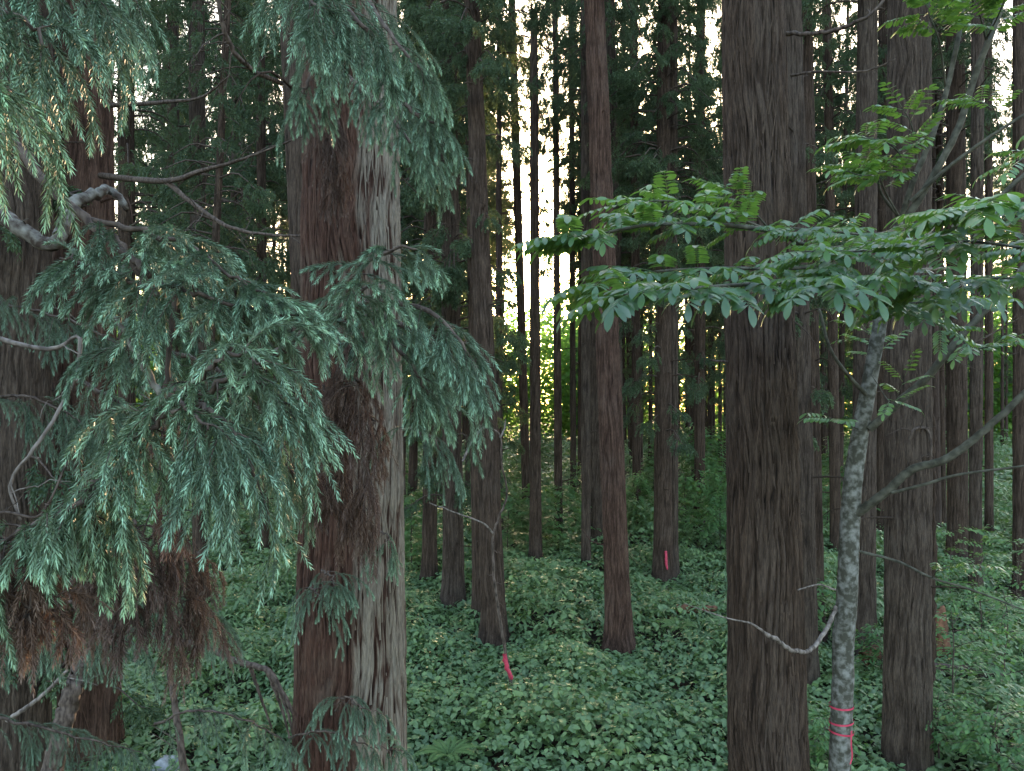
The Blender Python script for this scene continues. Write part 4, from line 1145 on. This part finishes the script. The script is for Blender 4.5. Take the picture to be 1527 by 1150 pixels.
def stick(label, pts, r, mat, twigs=3, name='dead_stick', cat='dead branch', ns=9):
    mb = MB()
    p = px_path(pts, 40)
    p[1:-1] += rng.normal(size=(38, 3)) * min(r) * 0.15
    c = p[0].copy()
    tube(mb, p - c, r, ns, wob=0.03)
    for k in range(twigs):
        B, T = at(p - c, np.array([0.3 + 0.6 * rng.random()]))
        tube(mb, curves(B, T + rng.normal(size=(1, 3)) * 0.6, 0.4, 0.3, 5)[0], [min(r) * 0.4, 0.003], 5)
    o = obj(name, mb.mesh(name, M[mat], True), None, tuple(c))
    return tag(o, label, cat)


stick('thick brown dead pole leaning at the foot of the grey-brown edge cedar', [(70, 1190, 9.0), (92, 1090, 9.1), (112, 1020, 9.2), (122, 985, 9.3)], (0.12, 0.11, 0.09), 'twig', 2)
stick('slender leaning dead stem rising beside the pale stone', [(290, 1240, 8.7), (272, 1130, 8.7), (262, 1060, 8.8), (252, 1000, 8.9)], (0.045, 0.04, 0.03), 'twig', 3)
stick('thin pale dead stick slanting through the dim low boughs', [(10, 1075, 7.4), (60, 1040, 7.4), (100, 1000, 7.4)], (0.022, 0.014), 'greytwig', 2)


def log(label, px, py, L, r, rz, mat='rot'):
    d = H * F / (py - HY)
    c = P(px, py, d); x = c[0]
    mb = MB()
    D = np.array([math.cos(rz), math.sin(rz), 0.06])
    p = np.array([D * L * (s - 0.5) for s in np.linspace(0, 1, 16)])
    p += rng.normal(size=p.shape) * 0.01
    tube(mb, p, [r * 0.9, r, r * 0.85, r * 0.6], 14, wob=0.08)
    b0 = p[0]
    k = np.arange(14)
    mb.v.append(b0[None].astype(np.float32)); mb.t.append(np.array([0.5], np.float32)); mb.f.append(np.stack([k, (k + 1) % 14, np.full(14, mb.n)], -1).astype(np.int32)); mb.m.append(np.zeros(14, np.int32)); mb.n += 1
    tag(obj('fallen_log', mb.mesh('fallen_log', M[mat], True), None, (x, d, float(gz(x, d)) + 0.38)), label, 'log')


log('short reddish log lying in the leaves beside the thick dark cedar', 1038, 932, 0.9, 0.11, -0.15)
log('dark rotten log in the leaves past the foot of the torn-bark cedar', 1430, 1030, 1.3, 0.13, -0.5, 'twig')
log('orange-brown broken log end behind the mottled stem', 1303, 1000, 0.7, 0.15, 0.6)
mb = MB()
p = np.array([(0, 0, 0.0), (0.02, 0, 0.4), (0.0, 0.02, 0.8), (0.06, 0, 1.05)])
tube(mb, catmull(p, 14), [0.16, 0.15, 0.13, 0.05], 12, wob=0.2)
tag(obj('broken_stump', mb.mesh('broken_stump', M['rot'], True), None, (float(P(1402, 930, 15.5)[0]), 15.5, 0.2)), 'splintered orange stump sticking up beside the torn-bark cedar', 'stump')
# pale boulder
mb = MB()
bmu, bmv = 28, 16
U, Vv = np.meshgrid(np.arange(bmu) / bmu * 6.283, np.linspace(0, math.pi, bmv), indexing='ij')
R = 0.7 + 0.07 * np.sin(3 * U + 1) * np.sin(2 * Vv) + 0.06 * np.cos(5 * U) * np.sin(Vv) ** 2 + 0.08 * np.sin(2 * U) * np.sin(Vv)
V = np.stack([0.33 * R * np.sin(Vv) * np.cos(U), 0.3 * R * np.sin(Vv) * np.sin(U), 0.3 * R * np.cos(Vv)], -1)
i, j = np.meshgrid(np.arange(bmu), np.arange(bmv - 1), indexing='ij')
mb.add(V, np.stack([i * bmv + j, i * bmv + j + 1, ((i + 1) % bmu) * bmv + j + 1, ((i + 1) % bmu) * bmv + j], -1).reshape(-1, 4))
pp = P(250, 1140, 11.0)
tag(obj('boulder', mb.mesh('boulder', M['stone'], True), None, (pp[0], pp[1], 0.16)), 'pale grey boulder among the leaves beside the leaning dead stem', 'boulder')
